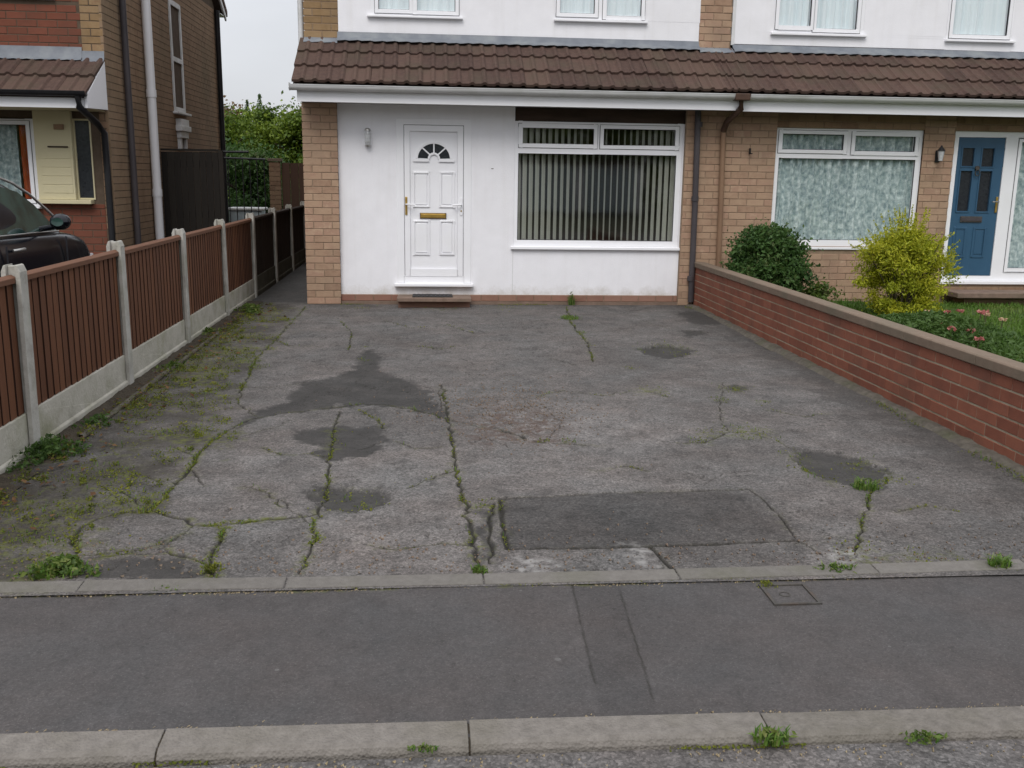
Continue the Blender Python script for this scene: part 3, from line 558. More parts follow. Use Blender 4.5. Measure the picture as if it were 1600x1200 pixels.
# a darker margin along the boundary wall and the house foot
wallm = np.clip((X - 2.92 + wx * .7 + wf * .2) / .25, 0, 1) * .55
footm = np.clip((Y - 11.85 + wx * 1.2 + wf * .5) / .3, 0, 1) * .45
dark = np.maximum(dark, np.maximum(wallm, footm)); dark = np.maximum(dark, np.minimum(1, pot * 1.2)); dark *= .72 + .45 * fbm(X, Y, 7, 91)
patch = np.zeros_like(X)
for p in ZONES['patch'][:1]: patch = np.maximum(patch, np.clip(poly_mask(X + wf * .012, Y + wf2 * .012, p) / (.012 + .22 * np.clip((X - 1.35) / .25, 0, 1)) + .5, 0, 1))
for p in ZONES['patch'][1:]: patch = np.maximum(patch, .45 * np.clip(poly_mask(X + wf * .02, Y + wf2 * .02, p) / .05 + .5, 0, 1))
crack = np.zeros_like(X); moss = np.zeros_like(X)
for i, (w_, m_, pts) in enumerate(CR_R):
    a = np.array(pts); pad = .15
    sel = np.where((X > a[:, 0].min() - pad) & (X < a[:, 0].max() + pad) & (Y > a[:, 1].min() - pad) & (Y < a[:, 1].max() + pad))[0]
    if not len(sel): continue
    D = np.full(len(sel), 9.0); x = X[sel]; y = Y[sel]
    for (x0, y0), (x1, y1) in zip(pts[:-1], pts[1:]):
        dx, dy = x1 - x0, y1 - y0; t = np.clip(((x - x0) * dx + (y - y0) * dy) / (dx * dx + dy * dy + 1e-12), 0, 1)
        D = np.minimum(D, np.hypot(x - x0 - t * dx, y - y0 - t * dy))
    ww = w_ * .72 * (.25 + 1.15 * vnoise(x, y, 17, 60 + i) ** 1.3) * (.8 + .07 * y)
    if 13 <= i <= 16: ww = max(w_, .0085) * (.6 + .7 * vnoise(x, y, 17, 60 + i))
    crack[sel] = np.maximum(crack[sel], np.clip(1.5 - D / ww, 0, 1) * (1 if m_ > 0 or w_ > .006 else .8))
    moss[sel] = np.maximum(moss[sel], m_ * np.clip(1.2 - D / (.012 + .05 * vnoise(x, y, 6, 90 + i) ** 1.6), 0, 1))
for (bx, by, br, bd) in BLOBS:
    D = np.hypot(X - bx + wx * .15, (Y - by + wy * .15)); moss = np.maximum(moss, bd * .8 * np.clip(1.1 - D / br, 0, 1))
moss = np.maximum(moss, .75 * left * np.clip((fbm(X, Y, 2.2, 77) - .54) * 8, 0, 1))
moss *= 1 - .75 * pot
# fine random hairline crazing in the older parts
cz = np.abs(fbm(X, Y, 2.6, 51, 5) - .5); craze = np.clip(1 - cz / .0042, 0, 1) * np.clip((fbm(X, Y, .9, 53) - .43) * 8, 0, 1)
cz2 = np.abs(fbm(X, Y, 1.7, 151, 6) - .5); craze = np.maximum(craze, np.clip(1 - cz2 / .0028, 0, 1) * np.clip((fbm(X, Y, 1.1, 57) - .46) * 8, 0, 1))
craze *= (1 - patch)
crack = np.maximum(crack, .75 * craze)
Z -= .013 * crack + .016 * pot + .004 * dark * (X < 2.9) - .002 * patch
Z += rub * (fbm(X, Y, 11, 81) - .6) * .055 + left * (fbm(X, Y, 12, 83) - .5) * .018
Z = np.where(Y > 12.0, Z * .3, Z) - .001
fc = F[:, 0]; inpatch = poly_mask(X[fc] + .003, Y[fc] + .003, ZONES['patch'][0]) > 0
at = dict(stain=dark, pale=pale, left=left, rubble=rub, patch=patch, crack=crack, moss=moss, scrape=scrape)
def sub(name, sel, parent=None):
    fs = F[sel]; u, inv = np.unique(fs, return_inverse=True)
    return fast_mesh(name, np.stack([X[u], Y[u], Z[u]], 1), inv.reshape(fs.shape), M['drive'], parent, smooth=True, attrs={k: v[u] for k, v in at.items()})
drive = sub('driveway', ~inpatch); drive['kind'] = 'structure'
sub('tarmac_patch', inpatch, drive)['label'] = 'darker rectangular tarmac repair near the edging'
def drive_z(x, y):
    ix = int(np.clip(np.searchsorted(xs, x), 0, len(xs) - 1)); iy = int(np.clip(np.searchsorted(ys, y), 0, len(ys) - 1))
    return float(Z[iy * len(xs) + ix])
DRIVE = (X, Y, Z, moss, left)
# footway: near part finely gridded, outside the view plain
fx = np.linspace(-3.2, 4.2, 1200); fy = np.linspace(2.55, 3.72, 190)
PX, PY, PF = grid(fx, fy)
PZ = (fbm(PX, PY, 1.3, 5) - .5) * .012 + (fbm(PX, PY, 14, 6) - .5) * .002 - .006
STRIP = [(.575, 3.70), (.765, 3.70), (.690, 2.56), (.520, 2.56)]
d1 = poly_mask(PX + .01 * (fbm(PX, PY, 20, 3) - .5), PY, STRIP); ppatch = np.clip(d1 / .006 + .5, 0, 1) * .27
pcr = np.clip(1.2 - np.abs(d1) / .005, 0, 1) * .8 * np.clip(vnoise(PX, PY, 9, 4) * 2.5 - .2, 0, 1)
lim = np.abs(PY - kin(PX) + .055) ; pm = np.clip(1 - lim / .035, 0, 1) * (fbm(PX, PY, 6, 7) > .5)
lim2 = np.abs(PY - kout(PX) - .055); pm = np.maximum(pm, np.clip(1 - lim2 / .02, 0, 1) * (fbm(PX, PY, 5, 9) > .58))
pedge = np.clip(1 - np.minimum(lim, lim2) / .012, 0, 1) * .1
PZ -= .003 * pcr
fast_mesh('pavement', np.stack([PX, PY, PZ], 1), PF, M['pave'], smooth=True,
          attrs=dict(scrape=PX * 0, stain=(fbm(PX, PY, .8, 15) > .64) * .0, pale=np.clip(d1, 0, 1) * 0, left=PX * 0, rubble=PX * 0, patch=ppatch, crack=np.maximum(pcr, pedge), moss=pm))['kind'] = 'structure'
for x0, x1 in ((-40, -3.2), (4.2, 40)):
    b = MB().box(x0, x1, 2.55, 3.7, -.085, -.010); o = b.build('pavement', M['pave']); o['kind'] = 'structure'
# kerb and edging stones
kb = struct('kerb', (0, 2.56, 0)); jx = [-.772 - .9 * i for i in range(12, 0, -1)] + [-.772, .113, 1.005, 1.93] + [1.93 + .9 * i for i in range(1, 12)]
for a, b in zip(jx[:-1], jx[1:]):
    ya, yb = kout(a), kout(b); s = MB(); g_ = .0028
    dz = random.uniform(-.003, .003)
    prof = [(-.062, -.12), (-.062, -.022), (-.052, -.008), (-.036, .0), (.06, .004), (.06, -.12)]
    P0 = [(a + g_, ya + p, z + dz) for p, z in prof]; P1 = [(b - g_, yb + p, z + dz) for p, z in prof]; n = len(prof)
    s.add(P0 + P1, [tuple(range(n)), tuple(range(2 * n - 1, n - 1, -1))] + [(i, n + i, n + (i + 1) % n, (i + 1) % n) for i in range(n)])
    s.build('kerb_stone', M['kerb'], kb, bevel=.0025)
s = MB(); s.add([(-30, kout(-30) - .058, -.1), (30, kout(30) - .058, -.1), (30, kout(30) + .052, -.1), (-30, kout(-30) + .052, -.1), (-30, kout(-30) - .058, -.026), (30, kout(30) - .058, -.026), (30, kout(30) - .035, -.006), (30, kout(30) + .052, -.004), (-30, kout(-30) + .052, -.004), (-30, kout(-30) - .035, -.006)], [(4, 5, 6, 9), (9, 6, 7, 8), (0, 1, 5, 4)]); s.build('joint_filling', M['soil'], kb)
eb = struct('edging', (0, 3.67, 0)); jx = [-1.364 - .9 * i for i in range(10, 0, -1)] + [-1.364, -.571, .217, 1.019, 1.87, 2.55, 3.40] + [3.40 + .9 * i for i in range(1, 10)]
for a, b in zip(jx[:-1], jx[1:]):
    ya, yb = float(kin(a)), float(kin(b)); s = MB(); g_ = .0025; dz = random.uniform(-.003, .003)
    s.add([(a + g_, ya - .052, -.12), (b - g_, yb - .052, -.12), (b - g_, yb + .045, -.12), (a + g_, ya + .045, -.12),
           (a + g_, ya - .052, .004 + dz), (b - g_, yb - .052, .004 + dz), (b - g_, yb + .045, .008 + dz), (a + g_, ya + .045, .008 + dz)],
          [(0, 3, 2, 1), (4, 5, 6, 7), (0, 1, 5, 4), (1, 2, 6, 5), (2, 3, 7, 6), (3, 0, 4, 7)])
    s.build('edging_stone', M['edging'], eb, bevel=.006)
# access cover in the footway
ic = thing('access_cover', 'small rusty rectangular access cover set in the footway beside the edging', 'cover', (1.42, 3.47, -.006))
fr = MB(); slab(fr, 0, .19, 0, .19, 0, .012, [(.012, .178, .012, .178)])
fr2 = MB(); fr2.add([(1.325 + v[0], 3.375 + v[2], -.0125 + .011 - v[1]) for v in fr.v], fr.f); fr2.build('cover_frame', M['iron'], ic)
lid = MB().box(1.340, 1.500, 3.390, 3.550, -.02, -.006)
for i in range(7):
    pass
lid.build('lid', M['pave'], ic, bevel=.002)
s = MB().tube([(1.40 + .02 * math.cos(t), 3.47 + .02 * math.sin(t), -.005) for t in [k * math.pi / 6 for k in range(13)]], .003, 6); s.build('lifting_ring', M['iron'], ic)
# side alley, neighbour's drive, garden
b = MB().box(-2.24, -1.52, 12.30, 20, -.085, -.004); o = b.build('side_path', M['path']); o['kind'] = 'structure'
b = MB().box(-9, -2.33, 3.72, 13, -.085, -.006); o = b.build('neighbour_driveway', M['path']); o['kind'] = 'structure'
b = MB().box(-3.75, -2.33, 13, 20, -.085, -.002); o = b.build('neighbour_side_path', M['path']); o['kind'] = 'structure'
lx, ly = np.linspace(3.56, 10.5, 90), np.linspace(3.75, 12.15, 90)
LX, LY, LF = grid(lx, ly); LZ = .05 + (fbm(LX, LY, 1.5, 4) - .5) * .08
o = fast_mesh('lawn', np.stack([LX, LY, LZ], 1), LF, M['lawn_base'], smooth=True); o['kind'] = 'structure'
b = MB().box(-60, 60, 20, 60, -.085, -.03); o = b.build('back_garden', M['lawn_base']); o['kind'] = 'structure'

# ------------------------------------------------------------------ houses
HB = 4.75      # wall head
def ring(mb, x0, x1, z0, z1, y0, y1, t, tb=None):
    return slab(mb, x0, x1, z0, z1, y0, y1, [(x0 + t, x1 - t, z0 + (tb or t), z1 - t)])
def light(win, x0, x1, z0, z1, y, sash=True, gx=.045):
    """one light of a window: raised sash, gasket and pane; x0..z1 = glass size"""
    if sash:
        s = MB(); slab(s, x0 - gx, x1 + gx, z0 - gx, z1 + gx, y - .014, y + .03, [(x0, x1, z0, z1)]); s.build('sash', M['upvc'], win, bevel=.005)
        k = MB(); slab(k, x0 - gx - .005, x1 + gx + .005, z0 - gx - .005, z1 + gx + .005, y - .004, y + .02, [(x0 - gx + .002, x1 + gx - .002, z0 - gx + .002, z1 + gx - .002)]); k.build('gasket', M['gasket'], win)
    k = MB(); slab(k, x0 - .001, x1 + .001, z0 - .001, z1 + .001, y + .014, y + .022, [(x0 + .007, x1 - .007, z0 + .007, z1 - .007)]); k.build('gasket', M['gasket'], win)
    p = MB().box(x0 - .004, x1 + .004, y + .020, y + .026, z0 - .004, z1 + .004); p.build('pane', M['gl'], win)
def window(house, x0, x1, z0, z1, y, lights, sill=None, label=None):
    fr = MB(); slab(fr, x0, x1, z0, z1, y, y + .065, [l[:4] for l in lights])
    wn = fr.build('window', M['upvc'], house, bevel=.004)
    if label: wn['label'] = label
    for l in lights: light(wn, *l[:4], y, l[4])
    if sill:
        s = MB(); a, b_, c, d, yo = sill
        s.add([(a, yo, c + .006), (b_, yo, c + .006), (b_, y + .03, c), (a, y + .03, c), (a, yo, d - .006), (b_, yo, d - .006), (b_, y + .03, d), (a, y + .03, d)],
              [(0, 3, 2, 1), (4, 5, 6, 7), (0, 1, 5, 4), (1, 2, 6, 5), (2, 3, 7, 6), (3, 0, 4, 7)]); s.build('sill', M['upvc'], wn, bevel=.004)
    return wn
YW = 12.235      # white render front
YB = 12.17       # brick front
YU = 12.62       # upper wall front

# --- the white rendered house in the middle
H1 = thing('semi_detached_house', 'white rendered house with white door and vertical blinds facing the tarmac drive', 'house', (1.1, 12.6, 0))
win1 = (1.063, 3.163, .735, 2.255); door1 = (-.386, .530, .22, 2.262)
s = MB(); slab(s, -1.09, 3.19, .118, 2.42, YW, YW + .10, [win1, door1, (1.063, 3.20, 2.2549, 2.43)]); s.build('wall', M['render'], H1, bevel=.004)['label'] = 'white rendered front wall'
# the seam at the foot of the window panel
s = MB().box(1.055, 1.061, YW - .003, YW + .01, .125, .70); s.build('render_seam', M['upvc_old'], H1)
for q in ((-1.495, -1.095, 0, 2.42, YB + .005, YB + .06), (3.185, 3.70, 0, 2.42, YB + .005, YB + .06), (-1.09, 3.184, 0, .118, 12.225, 12.30)):
    s = MB(); slab(s, *q); s.build('mortar_bed', M['mortar'], H1)
bricks(H1, (0, YB, 0), 0, -1.505, -1.092, .005, 2.415, M['brick'])
bricks(H1, (0, YB, 0), 0, 3.192, 3.70, .005, 2.415, M['brick'], phase=.3)
bricks(H1, (0, 12.215, 0), 0, -1.088, 3.188, .040, .118, M['plinth_brick'], phase=.2)
s = MB().box(-1.085, 3.185, 12.185, 12.222, -.05, .036); s.build('footing_strip', M['step'], H1)
# dark timber head board over the window
s = MB().box(1.066, 3.187, YW + .035, YW + .075, 2.2553, 2.419); s.build('head_board', M['timber_dark'], H1)
W_ = window(H1, *win1, YW + .012, [(1.155, 2.045, 1.985, 2.182, True), (2.168, 3.075, 1.985, 2.182, True), (1.110, 3.100, .808, 1.872, False)],
       sill=(1.03, 3.195, .690, .7345, YW - .045), label='wide white window with vertical blinds behind it')
# door frame and door
s = MB(); slab(s, -.386, .530, .262, 2.262, YW - .008, YW + .06, [(-.297, .436, .350, 2.188)]); df = s.build('door_frame', M['upvc'], H1, bevel=.006)
s = MB().box(-.424, .560, YW - .075, YW + .05, .222, .2615); s.build('threshold', M['upvc'], df, bevel=.008)
s = MB(); slab(s, -.2925, .4315, .3545, 2.1835, YW - .012, YW + .045, [(-.222, .356, .432, 2.108)]); dr = s.build('front_door', M['upvc'], H1, bevel=.009)
s = MB(); slab(s, -.2965, .4355, .3505, 2.1875, YW + .008, YW + .03, [(-.290, .429, .357, 2.181)]); s.build('gasket', M['gasket'], dr)
fan = [(.070 + .192 * math.cos(t), 1.782 + .182 * math.sin(t)) for t in [math.pi * i / 20 for i in range(21)]]
s = MB().box(-.2215, .3555, YW + .012, YW + .03, .4325, 2.1075); s.build('door_skin', M['upvc'], dr)
for (a, b_, c, d) in ((-.190, .018, 1.200, 1.632), (.136, .326, 1.200, 1.632), (-.190, .018, .612, 1.040), (.136, .326, .612, 1.040)):
    s = MB(); slab(s, a, b_, c, d, YW - .002, YW + .0115, [(a + .02, b_ - .02, c + .02, d - .02)]); slab(s, a + .036, b_ - .036, c + .036, d - .036, YW + .002, YW + .0115)
    s.build('door_panel', M['upvc'], dr, bevel=.004)
# fanlight: arched moulding, four panes, boss
def arc(cx, cz, rx, rz, t0, t1, n): return [(cx + rx * math.cos(t0 + (t1 - t0) * i / n), cz + rz * math.sin(t0 + (t1 - t0) * i / n)) for i in range(n + 1)]
def annulus(mb, o_, i_, y0, y1):
    n = len(o_)
    v = [(x, y0, z) for x, z in o_] + [(x, y0, z) for x, z in i_] + [(x, y1, z) for x, z in o_] + [(x, y1, z) for x, z in i_]
    f = []
    for k in range(n - 1): f += [(k, k + 1, n + k + 1, n + k), (2 * n + k, 3 * n + k, 3 * n + k + 1, 2 * n + k + 1), (k, 2 * n + k, 2 * n + k + 1, k + 1), (n + k, n + k + 1, 3 * n + k + 1, 3 * n + k)]
    f += [(0, n, 3 * n, 2 * n), (n - 1, 3 * n - 1, 4 * n - 1, 2 * n - 1)]
    return mb.add(v, f)
CX, CZ = .070, 1.786
s = MB(); annulus(s, arc(CX, CZ, .232, .215, 0, math.pi, 28), arc(CX, CZ, .196, .180, 0, math.pi, 28), YW - .008, YW + .0115)
s.box(CX - .252, CX - .058, YW - .008, YW + .0115, CZ - .036, CZ - .001); s.box(CX + .058, CX + .252, YW - .008, YW + .0115, CZ - .036, CZ - .001)
annulus(s, arc(CX, CZ, .076, .076, 0, math.pi, 14), arc(CX, CZ, .050, .050, 0, math.pi, 14), YW - .008, YW + .0115)
for k in (1, 2, 3):
    t = math.pi * k / 4; d_ = Vector((math.cos(t), math.sin(t))); q = Vector((-d_.y, d_.x)) * .0085
    a_ = Vector((CX, CZ)) + d_ * .074; b_ = Vector((CX, CZ)) + Vector((d_.x * .200, d_.y * .184))
    s.prism([(a_.x - q.x, a_.y - q.y), (b_.x - q.x, b_.y - q.y), (b_.x + q.x, b_.y + q.y), (a_.x + q.x, a_.y + q.y)], 'y', YW - .005, YW + .0112)
s.build('fanlight_frame', M['upvc'], dr, bevel=.003)
for k in range(4):
    s = MB(); annulus(s, arc(CX, CZ, .197, .181, math.pi * k / 4 + .05, math.pi * (k + 1) / 4 - .05, 7), arc(CX, CZ, .075, .075, math.pi * k / 4 + .05, math.pi * (k + 1) / 4 - .05, 7), YW + .006, YW + .0118)
    s.build('fanlight_pane', M['darkglass'], dr)
s = MB(); slab(s, -.105, .222, 1.062, 1.132, YW + .000, YW + .0115, [(-.098, .215, 1.069, 1.125)]); s.build('letterbox_surround', M['pipe_darkbrown'], dr)
s = MB().box(-.0975, .2145, YW - .004, YW + .009, 1.0695, 1.1245); s.box(-.085, .202, YW - .008, YW - .004, 1.078, 1.116); s.build('letterbox', M['brass'], dr, bevel=.003)
for hx, sg, mm in ((-.272, 1, 'brass'), (.406, -1, 'upvc')):
    s = MB().box(hx - .014, hx + .014, YW - .022, YW - .012, 1.105, 1.325); s.build('handle_plate', M[mm], dr, bevel=.004)
    s = MB().tube([(hx, YW - .02, 1.235), (hx, YW - .055, 1.235), (hx + sg * .02, YW - .062, 1.235), (hx + sg * .11, YW - .06, 1.232)], .009, 8); s.build('lever_handle', M['upvc'], dr)
    s = MB().tube([(hx, YW - .026, 1.16), (hx, YW - .012, 1.16)], .010, 8); s.build('lock_cylinder', M['brass'], dr)
s = MB().box(.775, .803, YW - .004, YW - .0005, 1.675, 1.683); s.build('scuff_mark', M['timber_dark'], H1)
# doorstep
s = MB().box(-.386, .522, 11.83, 12.20, .075, .122); st_ = s.build('doorstep', M['step'], H1, bevel=.006)
s = MB().box(-.372, .505, 11.93, 12.184, -.02, .074); s.build('doorstep_base', M['plinth_brick'], st_)
# room behind the big window
def room(h, x0, x1, y0, y1, z0, z1):
    v = MB(); v.add([(x0, y0, z0), (x1, y0, z0), (x1, y1, z0), (x0, y1, z0), (x0, y0, z1), (x1, y0, z1), (x1, y1, z1), (x0, y1, z1)],
                    [(0, 3, 2, 1), (4, 5, 6, 7), (1, 2, 6, 5), (2, 3, 7, 6), (3, 0, 4, 7)]); return v.build('room', M['room'], h)
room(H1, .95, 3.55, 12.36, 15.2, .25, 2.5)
# upper storey
def upper(h, x0, x1, holes, px0, px1, zlow):
    s = MB(); slab(s, px0, px1, zlow, HB, YU, YU + .10, holes); s.build('upper_wall', M['render'], h, bevel=.004)
u1 = (-.690, .388, 3.498, 4.55); u2 = (1.575, 2.712, 3.512, 4.55)
upper(H1, -1.09, 3.405, [u1, u2], -1.09, 3.405, 3.288)
window(H1, *u1, YU - .006, [(-.598, -.222, 3.562, 4.50, True), (-.134, .338, 3.556, 4.50, True)], sill=(-.735, .430, 3.462, 3.4975, YU - .05))
window(H1, *u2, YU - .006, [(1.632, 2.066, 3.578, 4.50, True), (2.212, 2.655, 3.562, 4.50, True)], sill=(1.560, 2.735, 3.474, 3.5115, YU - .05))
for q in ((-1.495, -1.095, 2.45, HB), (3.403, 3.815, 2.45, HB)):
    s = MB(); slab(s, *q, YU + .006, YU + .06); s.build('mortar_bed', M['mortar'], H1)
bricks(H1, (0, YU - .0, 0), 0, -1.505, -1.092, 3.215, 3.96, M['brick_gold'])
bricks(H1, (0, YU - .0, 0), 0, 3.408, 3.820, 3.215, 3.96, M['brick'], phase=.2)
bricks(H1, (0, YU - .0, 0), 0, -1.505, -1.092, 3.965, HB, M['brick_gold'], stuff=True)
bricks(H1, (0, YU - .0, 0), 0, 3.408, 3.820, 3.965, HB, M['brick'], stuff=True)
# shell: flank, rear, inner floors (dark inside)
s = MB(); s.box(-1.500, -1.40, YB + .07, YU + .05, 0, 2.42); s.box(-1.500, -1.38, YU + .061, 19.6, 0, HB); s.box(-1.38, 3.70, 19.5, 19.6, 0, HB); s.box(-1.38, 3.70, YU + .12, 19.5, HB - .15, HB - .05)
s.build('flank_wall', M['brick_brown'], H1)
def gable(h, x0, x1, y0=12.35, y1=19.9, z=HB, hr=1.95):
    ym = (y0 + y1) / 2
    s = MB().prism([(y0, z - .05), (y0, z + .05), (ym, z + hr), (y1, z + .05), (y1, z - .05), (ym, z + hr - .12)], 'x', x0, x1); return s.build('main_roof', M['tile'], h)
gable(H1, -1.6, 3.70)
# lean-to roof over the ground floor
SLY0, SLZ0, SLY1, SLZ1 = 11.735, 2.600, 12.63, 3.185
PIT = math.atan2(SLZ1 - SLZ0, SLY1 - SLY0); SLL = math.hypot(SLZ1 - SLZ0, SLY1 - SLY0)
def tile_mesh(w=.30, L=.42, rolls=2, var=0):
    key = ('tile', w, L, rolls, var)
    if key in BR: return BR[key]
    per = w / rolls; px = []; rr = random.Random(var)
    for k in range(rolls):
        for a, h in ((0, 0), (.50, .001), (.60, .010), (.68, .020), (.85, .021), (.94, .009)): px.append((k * per + a * per, h))
    px.append((w, 0)); px[-1] = (w, .001)
    v = []; n = len(px); t = .030
    for y in (0, L): v += [(x, y, h + t + rr.uniform(-.0006, .0006)) for x, h in px]
    v += [(x, 0.0, max(0, h - .004)) for x, h in px]
    f = [(i, i + 1, n + i + 1, n + i) for i in range(n - 1)] + [(2 * n + i, 2 * n + i + 1, i + 1, i) for i in range(n - 1)]
    v += [(0, L, 0), (w, L, 0)]; f += [(0, n, 3 * n, 2 * n), (n - 1, 3 * n - 1, 3 * n + 1, 2 * n - 1)]
    me = bpy.data.meshes.new('roof_tile'); me.from_pydata(v, [], f); me.materials.append(M['tile']); me.update()
    BR[key] = me; return me
def tile_roof(parent, x0, x1, y0, z0, y1, z1, rows, w=.30, rolls=2):
    base = wloc(parent); pit = math.atan2(z1 - z0, y1 - y0); Ls = math.hypot(z1 - z0, y1 - y0); ex = Ls / rows; rr = random.Random(int(x0 * 100))
    for r in range(rows):
        x = x0
        while x < x1 - .02:
            ww = min(w, x1 - x)
            o = bpy.data.objects.new('roof_tile', tile_mesh(w, ex + .03, rolls, rr.randrange(4))); col.objects.link(o); o.parent = parent
            if ww < w - .01: o.scale.x = ww / w
            o.location = (x - base.x + rr.uniform(-.003, .003), y0 + (r * ex) * math.cos(pit) - base.y, z0 + (r * ex) * math.sin(pit) - base.z + .006 + rr.uniform(-.003, .003))
            o.rotation_euler = (pit - R(4.2) + rr.uniform(-.008, .008), 0, rr.uniform(-.006, .006))
            x += w
def leanto(h, x0, x1, lx0):
    base = wloc(h)
    s = MB().prism([(SLY0 + .03, SLZ0 - .01), (SLY1, SLZ1 - .01), (SLY1, SLZ1 - .06), (SLY0 + .03, SLZ0 - .06)], 'x', lx0, x1); rf = s.build('lean_to_roof', M['timber_dark'], h)
    tile_roof(rf, x0, x1, SLY0 - .01, SLZ0 + .004, SLY1 - .015, SLZ1 + .0, 3)
    return rf
rf = leanto(H1, -1.555, 3.70, -1.545)
s = MB().prism([(11.81, 2.42), (12.60, 2.42), (12.60, 3.10), (11.81, 2.58)], 'x', -1.503, -1.44); s.build('verge_cheek', M['upvc_old'], H1)
# fascia, soffit, gutter
s = MB().box(-1.505, 3.70, 11.79, 11.812, 2.402, 2.56); s.build('fascia', M['upvc'], H1)
s = MB().box(-1.500, 3.70, 11.813, 12.232, 2.4205, 2.43); s.build('soffit', M['upvc_old'], H1)
def gutter(h, x0, x1, y=11.735, z=2.520, r=.058, m='upvc_old', name='gutter'):
    o_ = [(y + r * math.cos(t), z + .058 + r * math.sin(t)) for t in [math.pi + math.pi * i / 10 for i in range(11)]]
    i_ = [(y + (r - .005) * math.cos(t), z + .058 + (r - .005) * math.sin(t)) for t in [math.pi + math.pi * i / 10 for i in range(11)]]
    o_ = [(y - r - .005, z + .066), (y - r - .005, z + .058)] + o_ ; i_ = [(y - r + .005, z + .066), (y - r + .005, z + .058)] + i_
    mb = MB(); n = len(o_)
    v = [(x0, *p) for p in o_] + [(x0, *p) for p in i_] + [(x1, *p) for p in o_] + [(x1, *p) for p in i_]; f = []
    for k in range(n - 1): f += [(k, k + 1, 2 * n + k + 1, 2 * n + k), (n + k, 3 * n + k, 3 * n + k + 1, n + k + 1), (k, n + k, n + k + 1, k + 1), (2 * n + k, 2 * n + k + 1, 3 * n + k + 1, 3 * n + k)]
    f += [(0, 2 * n, 3 * n, n), (n - 1, 2 * n - 1, 4 * n - 1, 3 * n - 1)]
    mb.add(v, f, True); o = mb.build(name, M[m], h)
    mm = o.modifiers.new('e', 'EDGE_SPLIT'); mm.split_angle = R(50); return o
gutter(H1, -1.575, 3.63)
s = MB().prism([(11.665 , 2.545), (11.665, 2.60), (11.795, 2.60), (11.795, 2.545), (11.76, 2.518), (11.70, 2.518)], 'x', -1.582, -1.574); s.build('gutter_end', M['upvc_old'], H1)
# flashing
def flashing(h, x0, x1, z=3.285, zb=3.165, step=0):
    mb = MB(); n = max(2, int((x1 - x0) / .05)); v = []
    for i in range(n + 1):
        x = x0 + (x1 - x0) * i / n; wv = .012 * math.sin(x * 42) + .005 * math.sin(x * 13)
        v += [(x, YU - .012, z), (x, YU - .030, zb + .070), (x, YU - .115, zb + .030 + wv * .4), (x, YU - .118, zb + .012 + wv * .4)]
    f = [(4 * i + k, 4 * i + 4 + k, 4 * i + 5 + k, 4 * i + 1 + k) for i in range(n) for k in range(3)]
    mb.add(v, f, True); return mb.build('flashing', M['lead'], h)
flashing(H1, -1.50, -1.095, 3.215, 3.135); flashing(H1, -1.10, 3.405, 3.288); flashing(H1, 3.40, 3.70, 3.215, 3.135)
# pipes
s = MB().tube([(3.312, 12.125, 2.41), (3.335, 12.125, 1.2), (3.345, 12.125, .05)], .038, 12); p = s.build('downpipe', M['pipe_grey'], H1); p['label'] = 'dark grey downpipe beside the wide window'
for z in (2.25, 1.35, .35): s = MB().tube([(3.33 , 12.125, z - .03), (3.33, 12.125, z + .03)], .046, 12); s.build('pipe_clip', M['pipe_grey'], p)
s = MB().tube([(3.640, 12.12, 2.20), (3.664, 12.12, 1.3), (3.685, 12.12, .03)], .034, 12); p = s.build('downpipe', M['pipe_brown'], H1); p['label'] = 'faded orange-brown downpipe between the two houses'
s = MB().tube([(3.725, 11.74, 2.53), (3.725, 11.74, 2.42), (3.66, 12.06, 2.28), (3.640, 12.12, 2.17)], .037, 12); s.build('swan_neck', M['pipe_darkbrown'], p)
s = MB().box(3.632, 3.815, 11.665, 11.80, 2.512, 2.592); s.build('gutter_outlet', M['pipe_darkbrown'], p, bevel=.01)
s = MB().tube([(-1.548, 12.70, 2.9), (-1.548, 12.70, HB)], .034, 12); s.build('downpipe', M['upvc_old'], H1)['label'] = 'white pipe on the flank above the lean-to roof'

# --- the neighbour's half on the right
H2 = thing('semi_detached_house', 'buff brick house with blue door behind the low brick garden wall', 'house', (6.3, 12.6, 0))
win2 = (4.345, 6.262, .765, 2.235); door2 = (6.672, 8.62, .292, 2.235)
s = MB(); slab(s, 3.70, 10.6, 0, 2.42, YB + .005, YB + .06, [win2, door2]); s.build('mortar_bed', M['mortar'], H2)
BX = 10.4
bricks(H2, (0, YB, 0), 0, 3.702, 4.345, .005, 2.415, M['brick'], phase=.1)
bricks(H2, (0, YB, 0), 0, 4.347, 6.260, .005, .72, M['brick'], phase=.35)
bricks(H2, (0, YB, 0), 0, 6.262, 6.670, .005, 2.415, M['brick'], phase=.2)
bricks(H2, (0, YB, 0), 0, 6.672, 8.62, .005, .288, M['brick_brown'], phase=.35)
bricks(H2, (0, YB, 0), 0, 4.347, 6.260, 2.24, 2.415, M['brick_brown'], phase=.35)
bricks(H2, (0, YB, 0), 0, 6.672, 8.62, 2.24, 2.415, M['brick_brown'], stuff=True)
bricks(H2, (0, YB, 0), 0, 8.622, 10.6, .005, 2.415, M['brick'], stuff=True)
window(H2, *win2, YB + .035, [(4.425, 5.228, 1.972, 2.162, True), (5.372, 6.165, 1.966, 2.158, True), (4.402, 6.195, .845, 1.868, False)],
       sill=(4.335, 6.275, .722, .7645, YB - .015), label='wide white window with patterned net curtain')
s = MB().box(4.346, 6.261, YB + .10, YB + .13, .70, .765); s.build('sill_board', M['mortar'], H2)
